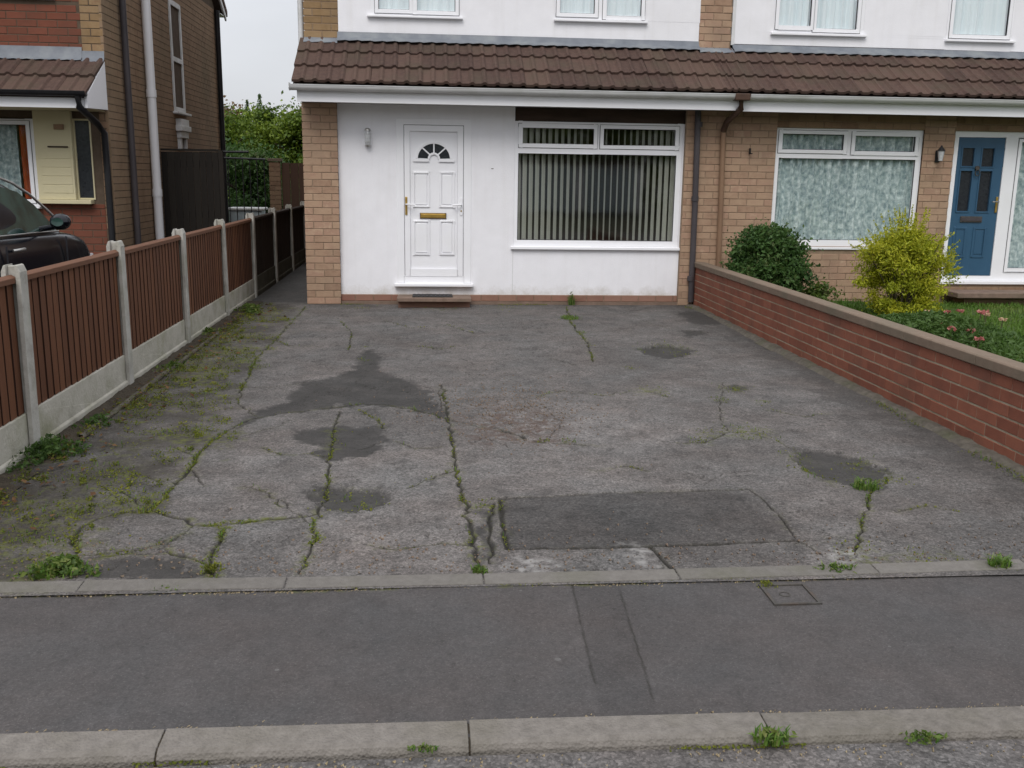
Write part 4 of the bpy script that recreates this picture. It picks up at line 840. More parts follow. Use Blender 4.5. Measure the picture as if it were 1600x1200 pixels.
# door set: frame with side light
yd = YB + .03
s = MB(); slab(s, 6.672, 8.62, .335, 2.235, yd, yd + .07, [(6.742, 7.372, .398, 2.165), (7.535, 8.55, .452, 2.165)]); df2 = s.build('door_frame', M['upvc'], H2, bevel=.004)
s = MB().box(6.66, 8.62, yd - .055, yd + .04, .292, .334); s.build('threshold', M['upvc'], df2, bevel=.005)
light(df2, 7.585, 8.50, .50, 2.11, yd, True, .042)
X0, X1 = 6.747, 7.367; gl_ = [(6.812, 6.968, 1.800, 2.030), (7.076, 7.235, 1.800, 2.030), (6.812, 6.968, 1.232, 1.745), (7.076, 7.235, 1.232, 1.745)]
s = MB(); slab(s, X0, X1, .403, 2.160, yd + .008, yd + .052, gl_); bd = s.build('front_door', M['blue_door'], H2, bevel=.004); bd['label'] = 'blue panelled front door'
for a, b_, c, d in gl_:
    s = MB(); slab(s, a - .016, b_ + .016, c - .016, d + .016, yd + .0, yd + .0075, [(a, b_, c, d)]); s.build('bead', M['blue_door'], bd, bevel=.002)
    s = MB().box(a - .002, b_ + .002, yd + .026, yd + .034, c - .002, d + .002); s.build('door_pane', M['darkglass'], bd)
for a, b_ in ((6.812, 6.968), (7.076, 7.235)):
    s = MB(); slab(s, a - .01, b_ + .01, .640, 1.030, yd - .001, yd + .0075, [(a + .014, b_ - .014, .664, 1.006)]); slab(s, a + .03, b_ - .03, .682, .988, yd + .002, yd + .0075); s.build('door_panel', M['blue_door'], bd, bevel=.003)
s = MB().box(6.872, 7.165, yd - .006, yd + .0075, 1.092, 1.168); s.build('letterbox', M['iron'], bd, bevel=.003)
s = MB().box(6.885, 7.152, yd - .012, yd - .006, 1.108, 1.152); s.build('letterbox_flap', M['pipe_grey'], bd, bevel=.003)
s = MB().tube([(7.02, yd + .006, 1.78), (7.02, yd - .02, 1.78)], .028, 10); s.tube([(7.02 + .03 * math.sin(t), yd - .025, 1.72 + .04 * math.cos(t)) for t in [k * math.pi / 5 for k in range(11)]], .007, 6); s.build('knocker', M['iron'], bd)
s = MB().box(7.325, 7.352, yd - .008, yd + .007, 1.22, 1.42); s.build('handle_plate', M['brass'], bd, bevel=.003)
s = MB().tube([(7.338, yd - .005, 1.36), (7.338, yd - .05, 1.36), (7.25, yd - .055, 1.358)], .009, 8); s.build('lever_handle', M['chrome'], bd)
u3 = (4.366, 5.540, 3.425, 4.55); u4 = (6.645, 7.530, 3.400, 4.55)
upper(H2, 3.86, 10.6, [u3, u4], 3.86, 10.6, 3.268)
window(H2, *u3, YU - .006, [(4.422, 4.838, 3.502, 4.50, True), (4.912, 5.442, 3.480, 4.50, True)], sill=(4.325, 5.575, 3.385, 3.4245, YU - .05))
window(H2, *u4, YU - .006, [(6.722, 7.455, 3.456, 4.50, True)], sill=(6.630, 7.570, 3.362, 3.3995, YU - .05))
s = MB().box(3.822, 3.862, YU - .012, YU + .05, 3.255, HB); s.build('white_trim', M['upvc_old'], H2)
leanto(H2, 3.70, 10.7, 3.70)
s = MB().box(3.7005, 10.7, 11.79, 11.812, 2.394, 2.56); s.build('fascia', M['upvc'], H2)
s = MB().box(3.7005, 10.7, 11.813, 12.178, 2.4205, 2.43); s.build('soffit', M['timber_dark'], H2)
gutter(H2, 3.82, 10.7)
flashing(H2, 3.70, 3.84, 3.215, 3.135); flashing(H2, 3.84, 10.6, 3.262, 3.155)
s = MB(); s.box(10.5, 10.6, YB + .07, 19.6, 0, HB); s.box(3.70, 10.5, 19.5, 19.6, 0, HB); s.box(3.70, 10.5, YU + .12, 19.5, HB - .15, HB - .05); s.box(3.62, 3.70, YU + .13, 19.49, 0, HB - .16)
s.build('flank_wall', M['brick_brown'], H2)
gable(H2, 3.70, 10.7)
s = MB().box(6.68, 8.58, 11.72, 12.14, .16, .225); sp = s.build('doorstep', M['step'], H2, bevel=.008)
s = MB().box(6.85, 8.50, 11.86, 12.14, .02, .16); s.build('doorstep_base', M['brick_brown'], sp)
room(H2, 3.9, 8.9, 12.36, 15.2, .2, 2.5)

# --- things fixed to or behind those fronts
bl = thing('vertical_blind', 'grey-green vertical slat blind hanging behind the wide window of the white house', 'blind', (2.1, 12.36, 1.9))
sm = bpy.data.meshes.new('slat'); cw = .0445
sm.from_pydata([(-cw, 0, -.70), (0, .006, -.70), (cw, 0, -.70), (-cw, 0, .70), (0, .006, .70), (cw, 0, .70)], [], [(0, 1, 4, 3), (1, 2, 5, 4)]); sm.materials.append(M['blind'])
for i in range(26):
    x = 1.125 + i * .0785; o = bpy.data.objects.new('slat', sm); col.objects.link(o); o.parent = bl
    o.location = (x - 2.1, 0, -.405)
    view = math.degrees(math.atan2(x, 12.36)); k = i / 25
    rel = 40 - 28 * min(1, k / .58) if k < .58 else 12 + 28 * ((k - .58) / .42) ** 1.5
    o.rotation_euler = (0, 0, R(90 - view - rel + random.uniform(-1.5, 1.5)))
s = MB().box(1.09, 3.12, 12.335, 12.375, 2.20, 2.235); s.build('headrail', M['upvc'], bl)
def curtain(label, x0, x1, z0, z1, y, m, amp=.018, per=.11, name='net_curtain', group=None):
    n = int((x1 - x0) / .012); us = np.linspace(x0, x1, n); zs = np.linspace(z0, z1, 9); U, Z_ = np.meshgrid(us, zs); U = U.ravel(); Z_ = Z_.ravel()
    ph = 2 * np.pi * U / per + 2.2 * (vnoise(U, Z_ * 0, 4, 3) - .5) * 4 + .5 * np.sin(Z_ * 2.5 + U * 3)
    Yc = y + amp * np.sin(ph) + .4 * amp * np.sin(ph * 2.3 + 1)
    i = np.arange(8 * (n - 1)); r = i // (n - 1); c = i % (n - 1); a = r * n + c
    o = fast_mesh(name, np.stack([U, Yc, Z_], 1), np.stack([a, a + 1, a + n + 1, a + n], 1), M[m], smooth=True, loc=((x0 + x1) / 2, y, z0))
    return tag(o, label, 'curtain', group)
curtain('patterned lace net curtain behind the wide window of the brick house', 4.39, 6.21, .80, 2.22, YB + .10, 'lace', .026, .12)
curtain('plain net curtain in the glass beside the blue door', 7.53, 8.56, .45, 2.17, YB + .10, 'lace', .012, .09)
curtain('pale net curtain in the upper window above the white front door', -.66, .37, 3.50, 4.54, YU + .055, 'plain_curtain', .010, .12)
curtain('pale net curtain in the upper window above the vertical blinds', 1.59, 2.70, 3.52, 4.54, YU + .055, 'plain_curtain', .010, .12)
curtain('pleated net curtain in the two-light upper window of the brick house', 4.38, 5.53, 3.43, 4.54, YU + .055, 'plain_curtain', .024, .13)
curtain('pale net curtain in the single-light upper window furthest right', 6.66, 7.52, 3.41, 4.54, YU + .055, 'plain_curtain', .016, .14)
# lanterns
wl = thing('wall_lantern', 'white bulkhead lamp with frosted glass on the render left of the white door', 'lamp', (-.728, YW, 2.02))
s = MB(); pr = [(-.728 + .048 * math.cos(t), 2.02 + .118 * math.sin(t)) for t in [2 * math.pi * i / 28 for i in range(28)]]
pr = [(-.728 + max(-.045, min(.045, (x + .728) * 1.25)), z) for x, z in pr]; s.prism(pr, 'y', YW - .022, YW - .001); s.build('backplate', M['upvc'], wl, bevel=.005)
s = MB(); zz = [(1.935, .022), (1.945, .031), (1.99, .036), (2.05, .036), (2.09, .031), (2.105, .020)]; s.tube([(-.728, YW - .052, z) for z, _ in zz], [r_ for _, r_ in zz], 16); s.build('lamp_glass', M['frosted'], wl)
s = MB().tube([(-.728, YW - .052, 2.105), (-.728, YW - .052, 2.125), (-.728, YW - .05, 2.135)], [.038, .036, .015], 16); s.tube([(-.728, YW - .052, 1.918), (-.728, YW - .052, 1.935)], [.024, .036], 16); s.build('lamp_cap', M['chrome'], wl)
s = MB()
for dz in (-.045, 0, .045): s.tube([(-.728 + .040 * math.cos(t), YW - .052 + .040 * math.sin(t), 2.02 + dz) for t in [math.pi + math.pi * i / 10 for i in range(11)]], .003, 5)
s.build('lamp_guard', M['upvc_old'], wl)
bl2 = thing('wall_lantern', 'small dark coach lantern on the brick pier beside the blue door', 'lamp', (6.455, YB, 1.91))
s = MB().box(6.425, 6.485, YB - .018, YB - .003, 1.84, 1.99); s.build('backplate', M['black'], bl2, bevel=.004)
s = MB().tube([(6.455, YB - .01, 1.90), (6.455, YB - .07, 1.885), (6.455, YB - .09, 1.86)], .008, 8); s.build('bracket', M['black'], bl2)
s = MB().tube([(6.455, YB - .09, 1.86), (6.455, YB - .09, 1.98)], [.026, .042], 6); s.build('lamp_glass', M['frosted'], bl2)
s = MB().tube([(6.455, YB - .09, 1.98), (6.455, YB - .09, 2.03), (6.455, YB - .09, 2.05)], [.052, .016, .008], 6); s.build('lamp_cap', M['black'], bl2)
s = MB().box(3.995, 4.008, YB - .05, YB - .002, 1.905, 1.975); s.box(3.995, 4.03, YB - .05, YB - .036, 1.905, 1.917); o = s.build('wall_hook', M['black'], loc=(4, YB, 1.9)); tag(o, 'small black hook on the buff brick near the brown pipe', 'hook')
# door mat
s = MB().box(-.20, .295, 11.90, 12.15, .1225, .135); o = s.build('door_mat', M['rubber_mat'], loc=(.05, 12.0, .1225), bevel=.003); tag(o, 'dark mat lying on the step of the white door', 'door mat')
for i in range(9): 
    s = MB().box(-.185 + i * .052, -.165 + i * .052, 11.91, 12.14, .135, .138); s.build('mat_rib', M['gasket'], o)
# --- the house across the fence on the left
H3 = thing('neighbouring_house', 'brown brick house with tiled canopy and cream panel beyond the fence', 'house', (-4.6, 13, 0))
HL = 4.42; XS = -3.75; YF = 12.2
# side wall (faces +X): u runs towards +Y
s = MB(); s.box(XS - .10, XS - .0028, YF + .012, 18.48, 0, HL)
s.prism([(YF + .012, HL + .001), (18.48, HL + .001), ((YF + 18.48) / 2, HL + 2.0)], 'x', XS - .10, XS - .0028)
s.box(-9.5, XS - .10, 18.36, 18.48, 0, HL); s.box(-9.5, -9.4, YF + .1, 18.36, 0, HL); s.box(-9.4, XS - .101, YF + .8, 18.36, HL - .1, HL)
s.build('mortar_bed', M['mortar_dark'], H3)
wins = [(15.26 - YF, 15.92 - YF, 2.44, 4.05)]
bricks(H3, (XS, YF, 0), math.pi / 2, .0, 6.28, .005, HL, M['brick_side'], holes=wins, stuff=True, jit=.0003, ch=.0012, ju=.0025)
# front: corner pier, terracotta panels
s = MB(); slab(s, -9.5, XS - .002, 0, HL, YF + .005, YF + .08, [(-4.66, -3.97, 1.24, 2.18), (-6.3, -4.6, 1.0, 2.18), (-6.2, -4.30, 3.50, HL - .3)]); s.build('mortar_bed', M['mortar_dark'], H3)
bricks(H3, (0, YF, 0), 0, -3.998, XS - .003, 2.86, HL, M['brick_gold'])
bricks(H3, (0, YF, 0), 0, -3.865, XS - .003, .9, 2.30, M['brick_brown'], phase=.2)
bricks(H3, (0, YF, 0), 0, -5.6, -4.0, 2.86, 3.485, M['terracotta'])
bricks(H3, (0, YF, 0), 0, -4.75, -3.867, .55, 1.19, M['terracotta'], phase=.3)
bricks(H3, (0, YF, 0), 0, -9.5, -5.6, 2.86, 3.485, M['terracotta'], stuff=True)
bricks(H3, (0, YF, 0), 0, -4.30, -4.0, 3.485, HL, M['terracotta'], stuff=True)
bricks(H3, (0, YF, 0), 0, -9.5, -4.75, .0, .98, M['terracotta'], stuff=True)
bricks(H3, (0, YF, 0), 0, -4.75, XS - .003, .0, .545, M['brick_brown'], stuff=True)
bricks(H3, (0, YF, 0), 0, -9.5, -6.35, .98, 2.3, M['brick_brown'], stuff=True)
window(H3, -6.2, -4.305, 3.52, 4.1, YF + .02, [(-6.12, -5.3, 3.60, 4.02, True), (-5.2, -4.38, 3.60, 4.02, True)], sill=(-6.25, -4.26, 3.488, 3.5195, YF - .05))
window(H3, -6.3, -4.60, 1.16, 2.165, YF - .02, [(-6.22, -5.5, 1.24, 2.10, True), (-5.40, -4.70, 1.24, 2.10, True)], sill=(-6.3, -4.60, 1.13, 1.16, YF - .08))
o = curtain('orange curtain in the ground floor window beside the cream panel', -4.83, -4.66, 1.22, 2.12, YF + .10, 'orange_cloth', .012, .07, name='curtain')
o = curtain('blue-grey net behind the neighbour\'s ground floor window', -5.9, -4.86, 1.22, 2.12, YF + .13, 'lace', .018, .10)
s = MB().box(-4.598, -4.175, YF - .07, YF + .008, 1.245, 2.262); cp = s.build('cream_panel', M['cream'], H3, bevel=.004)
s = MB().box(-4.45, -4.22, YF - .085, YF - .0705, 1.845, 1.862); s.build('letter_slot', M['timber_dark'], cp)
s = MB().box(-4.36, -4.25, YF - .10, YF - .0705, 2.05, 2.11); s.build('vent', M['brick_brown'], cp, bevel=.004)
for z in (1.32, 1.42, 1.52, 1.62, 1.72): s = MB().box(-4.54, -4.20, YF - .0745, YF - .0705, z, z + .088); s.build('board', M['cream'], cp, bevel=.003)
s = MB(); slab(s, -4.172, -3.97, 1.245, 2.18, YF - .01, YF + .05, [(-4.152, -3.985, 1.265, 2.16)]); sw = s.build('side_window', M['cream'], H3)
s = MB().box(-4.153, -3.984, YF + .012, YF + .02, 1.264, 2.161); s.build('pane', M['darkglass'], sw)
s = MB().box(-4.60, -3.99, YF - .12, YF + .01, 1.195, 1.243); s.build('sill', M['cream'], H3, bevel=.006)
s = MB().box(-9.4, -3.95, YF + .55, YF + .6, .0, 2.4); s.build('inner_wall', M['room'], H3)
# canopy
s = MB().prism([(11.50, 2.385), (12.19, 2.80), (12.19, 2.74), (11.50, 2.33)], 'x', -9.5, XS - .03); rf3 = s.build('canopy_roof', M['timber_dark'], H3)
tile_roof(rf3, -9.16, XS - .012, 11.45, 2.385, 12.16, 2.825, 2)
s = MB().prism([(11.49, 2.262), (12.197, 2.285), (12.197, 2.835), (11.49, 2.40)], 'x', XS - .035, XS - .004); s.build('canopy_cheek', M['upvc'], H3, bevel=.003)
s = MB().box(-9.5, XS - .04, 11.495, 11.515, 2.262, 2.37); s.build('fascia', M['upvc'], H3)
s = MB().box(-9.5, XS - .04, 11.516, 12.19, 2.264, 2.275); s.build('soffit', M['cream'], H3)
gutter(H3, -9.5, XS + .01, 11.43, 2.372, .05, 'black')
def flash3(x0, x1, z, zb):
    mb = MB(); n = int((x1 - x0) / .05); v = []
    for i in range(n + 1):
        x = x0 + (x1 - x0) * i / n; v += [(x, YF - .012, z), (x, YF - .03, zb + .04), (x, YF - .075, zb + .004 + .004 * math.sin(x * 42))]
    mb.add(v, [(3 * i + k, 3 * i + 3 + k, 3 * i + 4 + k, 3 * i + 1 + k) for i in range(n) for k in range(2)], True); mb.build('flashing', M['lead'], H3)
flash3(-9.5, -4.0, 2.985, 2.83); flash3(-4.0, XS, 2.945, 2.815)
s = MB().tube([(-3.83, 11.43, 2.39), (-3.83, 11.45, 2.27), (-3.80, 11.9, 2.12), (-3.795, 12.13, 2.02), (-3.795, 12.14, 1.5), (-3.795, 12.14, .05)], .038, 10); s.build('downpipe', M['black'], H3)['label'] = 'black downpipe bending from the canopy gutter'
s = MB().tube([(XS + .055, 12.84, .02), (XS + .055, 12.84, HL)], .040, 10); s.build('downpipe', M['pipe_grey'], H3)['label'] = 'dark grey downpipe on the side wall'
s = MB().tube([(XS + .075, 13.80, .02), (XS + .075, 13.80, HL + 1.6)], .058, 14); p = s.build('soil_pipe', M['upvc'], H3); p['label'] = 'thick white soil pipe on the side wall'
for z in (1.3, 2.6): s = MB().tube([(XS + .075, 13.80, z - .05), (XS + .075, 13.80, z + .05)], .066, 14); s.build('pipe_collar', M['upvc'], p)
s = MB().tube([(XS + .05, 18.44, .02), (XS + .05, 18.44, HL - .05)], .045, 10); s.build('downpipe', M['black'], H3)['label'] = 'black downpipe at the rear corner'
# tall narrow stair window, seen at a grazing angle
s = MB(); y0, y1 = 15.26, 15.92
def yslab(mb, y0, y1, z0, z1, xa, xb, holes):
    t = MB(); slab(t, y0, y1, z0, z1, 0, 1, holes); k = len(mb.v)
    mb.v += [(xb if v[1] < .5 else xa, v[0], v[2]) for v in t.v]; mb.f += [tuple(i + k for i in f) for f in t.f]; mb.sm += t.sm; return mb
yslab(s, y0, y1, 2.46, 4.04, XS - .06, XS + .018, [(y0 + .07, y1 - .07, 2.53, 3.18), (y0 + .07, y1 - .07, 3.25, 3.97)]); sw = s.build('stair_window', M['upvc_old'], H3, bevel=.004)
s = MB().box(XS - .03, XS - .022, y0 + .06, y1 - .06, 2.52, 3.98); s.build('pane', M['darkglass'], sw)
s = MB().box(XS - .05, XS + .085, y0 - .06, y1 + .07, 2.425, 2.459); s.build('sill', M['upvc_old'], sw, bevel=.005)
s = MB(); s.box(XS, XS + .075, 15.32, 15.84, 2.26, 2.36); s.box(XS, XS + .10, 15.30, 15.86, 2.18, 2.262); s.box(XS, XS + .07, 15.34, 15.80, 2.08, 2.182); s.box(XS, XS + .05, 15.36, 15.46, 1.90, 2.09); s.box(XS, XS + .05, 15.70, 15.78, 1.90, 2.09)
s.build('boiler_flue_cover', M['upvc_old'], H3, bevel=.006)
# gable roof and barge boards
ym = (YF + 18.48) / 2
s = MB().prism([(11.7, HL - .08), (11.7, HL + .02), (ym, HL + 2.22), (18.98, HL + .02), (18.98, HL - .08), (ym, HL + 2.08)], 'x', -9.6, XS + .13); s.build('main_roof', M['tile'], H3)
s = MB(); s.prism([(11.75, HL - .16), (11.75, HL - .01), (ym, HL + 2.10), (18.93, HL - .01), (18.93, HL - .16), (ym, HL + 1.92)], 'x', XS + .09, XS + .118); s.build('barge_board', M['upvc_old'], H3)
s = MB().box(-9.5, XS + .10, 18.50, 18.93, HL - .10, HL - .085); s.build('soffit', M['upvc_old'], H3)
# side gate
gt = thing('side_gate', 'tall dark boarded gate against the neighbouring brown brick side wall', 'gate', (-3.3, 14.28, 0))
nb = 9; gx0, gx1 = XS + .03, -2.935; bw = (gx1 - gx0) / nb
for i in range(nb):
    s = MB().box(gx0 + i * bw + .003, gx0 + (i + 1) * bw - .003, 14.26, 14.28, .05 + random.uniform(0, .01), 1.862 + random.uniform(-.006, .006)); s.build('board', M['gate'], gt)
for z in (.25, .95, 1.65): s = MB().box(gx0, gx1, 14.282, 14.32, z, z + .09); s.build('ledge', M['gate'], gt)
s = MB().box(gx0, gx1 + .01, 14.252, 14.30, 1.872, 1.90); s.build('top_rail', M['gate'], gt)
s = MB().box(-2.93, -2.87, 14.24, 14.31, 0, 1.885); s.build('gate_post', M['gate'], gt)
s = MB().tube([(-2.90, 14.30, 1.868), (-2.52, 14.30, 1.872)], .016, 8); s.build('metal_rail', M['black'], gt)
s = MB().tube([(-3.0, 14.30, 1.788), (-2.30, 14.35, 1.774)], .014, 8); s.build('metal_rail', M['black'], gt)

for i in range(6):
    x = -2.82 + i * .10; s = MB().tube([(x, 14.335, .08), (x, 14.335, 1.775)], .007, 6); s.build('metal_bar', M['black'], gt)

# ------------------------------------------------------------------ the boarded fence
fe = thing('boarded_fence', 'low red-brown boarded fence with concrete posts and gravel boards along the left side', 'fence', (-2.30, 3.77, 0))
PYS = [3.77, 5.60, 7.43, 9.27, 11.11, 12.95, 14.77, 16.58, 18.38]
pm_ = MB(); X_ = -2.30
def post_mb(y):
    s = MB(); hz = 1.07
    for sg in (-1, 1):
        a, b_ = (.024, .051)
        pts = [(X_ + sg * a, 0 - .2), (X_ + sg * b_, -.2), (X_ + sg * b_, hz - .028), (X_ + sg * (a + .012), hz + .008), (X_ + sg * a, hz + .012)]
        if sg > 0: s.prism(pts, 'y', y - .05, y + .05)
        else: s.prism(pts[::-1], 'y', y - .05, y + .05)
    s.box(X_ - .0245, X_ + .0245, y - .022, y + .022, -.2, hz + .004); return s
post0 = post_mb(3.77).build('post', M['concrete'], fe, bevel=.003)
for y in PYS[1:]:
    o = post0.copy(); col.objects.link(o); o.parent = fe; o.location.y = y - 3.77; o.location.z = random.uniform(-.008, .008); o.rotation_euler = (R(random.uniform(-.4, .4)), R(random.uniform(-.5, .5)), 0)
bv = MB(); bw = .108
bv.add([(0, 0, 0), (0, bw, 0), (.004, bw, 0), (.009, 0, 0), (0, 0, .748), (0, bw, .748), (.004, bw, .748), (.009, 0, .748)], [(0, 3, 2, 1), (4, 5, 6, 7), (0, 1, 5, 4), (1, 2, 6, 5), (2, 3, 7, 6), (3, 0, 4, 7)])
bme = bpy.data.meshes.new('board'); bme.from_pydata(bv.v, [], bv.f); bme.materials.append(M['fence']); bme.update(); bme.materials.append(M['fence_gap_shade'])
for pl in bme.polygons:
    if abs(pl.normal.y) > .9: pl.material_index = 1      # edges coloured dark to give the shaded lines between boards

bme2 = bme.copy(); bme2.materials.clear(); bme2.materials.append(M['fence_shaded']); bme2.materials.append(M['fence_shaded'])
for k, (a, b_) in enumerate(zip(PYS[:-1], PYS[1:])):
    y0, y1 = a + .025, b_ - .025; n = 18; st = (y1 - y0) / n
    dz = random.uniform(-.006, .006)
    for i in range(n):
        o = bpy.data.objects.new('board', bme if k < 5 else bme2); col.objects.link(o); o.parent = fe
        o.location = (X_ + .002 + random.uniform(-.0015, .0015) + 2.30, y0 + i * st - 3.77, .238 + dz + random.uniform(-.004, .002)); o.scale.y = (st - .006) / bw; o.rotation_euler = (0, 0, random.uniform(-.01, .01))
    s = MB().box(X_ - .004, X_ + .0005, y0, y1, .24, .98); s.build('gap_shade_backing', M['fence_gap_shade' if k < 5 else 'fence_shaded'], fe)
    s = MB().box(X_ - .026, X_ - .005, y0, y1, .33, .38); s.build('back_rail', M['fence'], fe); s = MB().box(X_ - .026, X_ - .005, y0, y1, .90, .95); s.build('back_rail', M['fence'], fe)
    s = MB().prism([(X_ - .030, .975 + dz), (X_ + .030, .975 + dz), (X_ + .030, 1.006 + dz), (X_ + .0, 1.022 + dz), (X_ - .030, 1.006 + dz)], 'y', y0, y1); s.build('capping_rail', M['fence_rail' if k < 5 else 'fence_shaded'], fe, bevel=.003)
    s = MB().box(X_ - .022, X_ + .022, y0, y1, -.1, .235 + dz); s.prism([(X_ + .022, -.1), (X_ + .034, -.1), (X_ + .034, .035), (X_ + .022, .05)], 'y', y0, y1); s.build('gravel_board', M['gravelboard' if k < 5 else 'gravelboard_shaded'], fe, bevel=.004)
# soil strip and thin edging at the fence foot
sx, sy = np.linspace(-2.262, -2.085, 14), np.linspace(3.76, 12.4, 500)
SX, SY, SFc = grid(sx, sy); SZ = -.004 + .022 * fbm(SX, SY, 9, 71) + .012 * np.clip((-2.15 - SX) / .1, 0, 1) * fbm(SX, SY, 3, 72)
o = fast_mesh('soil_strip', np.stack([SX, SY, SZ], 1), SFc, M['soil'], smooth=True); o['kind'] = 'structure'
sx, sy = np.linspace(-2.135, -2.095, 5), np.linspace(5.9, 9.9, 260)
SX, SY, SFc = grid(sx, sy); e_ = 1 - ((SX + 2.115) / .02) ** 2; SZ = -.004 + .026 * np.clip(e_ * 1.6, 0, 1) * (.7 + .5 * fbm(SX, SY, 6, 73)); SX = SX + .015 * (vnoise(SY, SY * 0, 1.5, 3) - .5)
o = fast_mesh('strip_edging', np.stack([SX, SY, SZ], 1), SFc, M['haunch'], smooth=True); o['kind'] = 'structure'

# ------------------------------------------------------------------ low garden wall on the right
gw = thing('garden_wall', 'low red brick wall with concrete coping between the tarmac drive and the lawn', 'wall', (3.45, 8, 0))
s = MB().box(3.3835, 3.4965, 3.765, 12.155, -.06, .493); s.build('mortar_bed', M['mortar_red'], gw)
bricks(gw, (3.38, 12.158, 0), -math.pi / 2, 0, 8.39, .004, .496, M['brick_red'], H=.0715, j=.0112, ju=.0045, jit=.0012)
bricks(gw, (3.50, 3.765, 0), math.pi / 2, 0, 8.39, .004, .496, M['brick_red'], H=.0715, j=.0112, stuff=True)
cxs = [3.76 + .93 * i for i in range(9)] + [12.160]
for a, b_ in zip(cxs[:-1], cxs[1:]):
    s = MB().prism([(3.362, .497), (3.520, .497), (3.526, .548), (3.515, .556), (3.372, .564), (3.360, .556)], 'y', a + .0012, b_ - .0012); s.build('coping_stone', M['coping'], gw, bevel=.004)
sx, sy = np.linspace(3.26, 3.383, 12), np.linspace(3.78, 12.15, 420)
SX, SY, SFc = grid(sx, sy); kk = (SX - 3.26) / .12; wv = .35 * fbm(SX, SY, 2.2, 74)
SZ = -.006 + .034 * np.clip((kk - wv) * 3, 0, 1) * (.5 + .7 * fbm(SX, SY, 8, 75))
o = fast_mesh('wall_haunching', np.stack([SX, SY, SZ], 1), SFc, M['haunch'], gw, smooth=True)

# ------------------------------------------------------------------ parked car (far side of the fence, nose towards the house)
car = thing('parked_car', 'black hatchback parked on the neighbour\'s drive behind the boarded fence', 'car', (-4.0, 8, 0))
CXm = -4.0
def loft(mb, secs, smooth=True, close=True):
    n = len(secs[0]); v = [p for s_ in secs for p in s_]; f = []
    for i in range(len(secs) - 1):
        for j_ in range(n - 1): f.append((i * n + j_, i * n + j_ + 1, (i + 1) * n + j_ + 1, (i + 1) * n + j_))
    mb.add(v, f, smooth)
    if close: mb.add(secs[0], [tuple(range(n))]); mb.add(secs[-1], [tuple(range(n - 1, -1, -1))])
    return mb
def sec(y, hw, zb, zt, crown=.03):
    half = [(hw - .10, zb), (hw - .02, zb + .06), (hw + .005, zb + .22), (hw + .012, .62), (hw, .80), (hw - .012, zt - .10), (hw - .035, zt - .03), (hw - .075, zt), (hw - .35, zt + crown * .7), (0.001, zt + crown)]
    pts = [(CXm + a, y, z) for a, z in half]; pts2 = [(CXm - a, y, z) for a, z in half[::-1]]
    return pts + pts2
st = [(6.02, .66, .42, .80), (6.06, .76, .30, .98), (6.25, .83, .24, 1.09), (6.8, .855, .20, 1.115), (7.6, .86, .20, 1.10), (8.5, .86, .20, 1.075), (8.95, .855, .20, 1.065), (9.3, .84, .20, 1.02), (9.6, .80, .22, .95), (9.80, .72, .24, .86), (9.92, .60, .30, .74)]
s = MB(); loft(s, [sec(*q) for q in st]); body = s.build('body', M['carpaint'], car)
ss = body.modifiers.new('sub', 'SUBSURF'); ss.levels = 1; ss.render_levels = 2
def csec(y, zb, zr, hb, hr):
    half = [(hb, zb), (hb - .03, zb + (zr - zb) * .35), (hr + .035, zb + (zr - zb) * .8), (hr, zr - .02), (hr - .10, zr + .008), (0.001, zr + .03)]
    return [(CXm + a, y, z) for a, z in half] + [(CXm - a, y, z) for a, z in half[::-1]]
cs = [(6.10, 1.00, 1.04, .72, .60), (6.30, 1.05, 1.36, .77, .60), (6.65, 1.08, 1.47, .80, .62), (7.25, 1.07, 1.535, .805, .64), (7.85, 1.06, 1.54, .805, .64), (8.15, 1.05, 1.515, .80, .63), (8.42, 1.05, 1.43, .80, .63), (8.68, 1.05, 1.29, .795, .64), (8.92, 1.04, 1.14, .79, .66), (9.05, 1.0, 1.05, .77, .66)]
s = MB(); loft(s, [csec(*q) for q in cs]); cab = s.build('cabin', M['carpaint'], car); ss = cab.modifiers.new('sub', 'SUBSURF'); ss.levels = 1; ss.render_levels = 2
def glassq(name, pts, off=.006, m='carglass', par=None):
    P_ = [Vector(p) for p in pts]; nrm = (P_[1] - P_[0]).cross(P_[2] - P_[0]).normalized()
    if nrm.x * (P_[0].x - CXm) < 0 and abs(nrm.x) > .3: nrm = -nrm
    s = MB(); q = [p + nrm * off for p in P_]; n = len(q); s.add([tuple(p) for p in P_] + [tuple(p) for p in q], [tuple(range(n - 1, -1, -1)), tuple(range(n, 2 * n))] + [(i, (i + 1) % n, n + (i + 1) % n, n + i) for i in range(n)])
    return s.build(name, M[m], par or car)
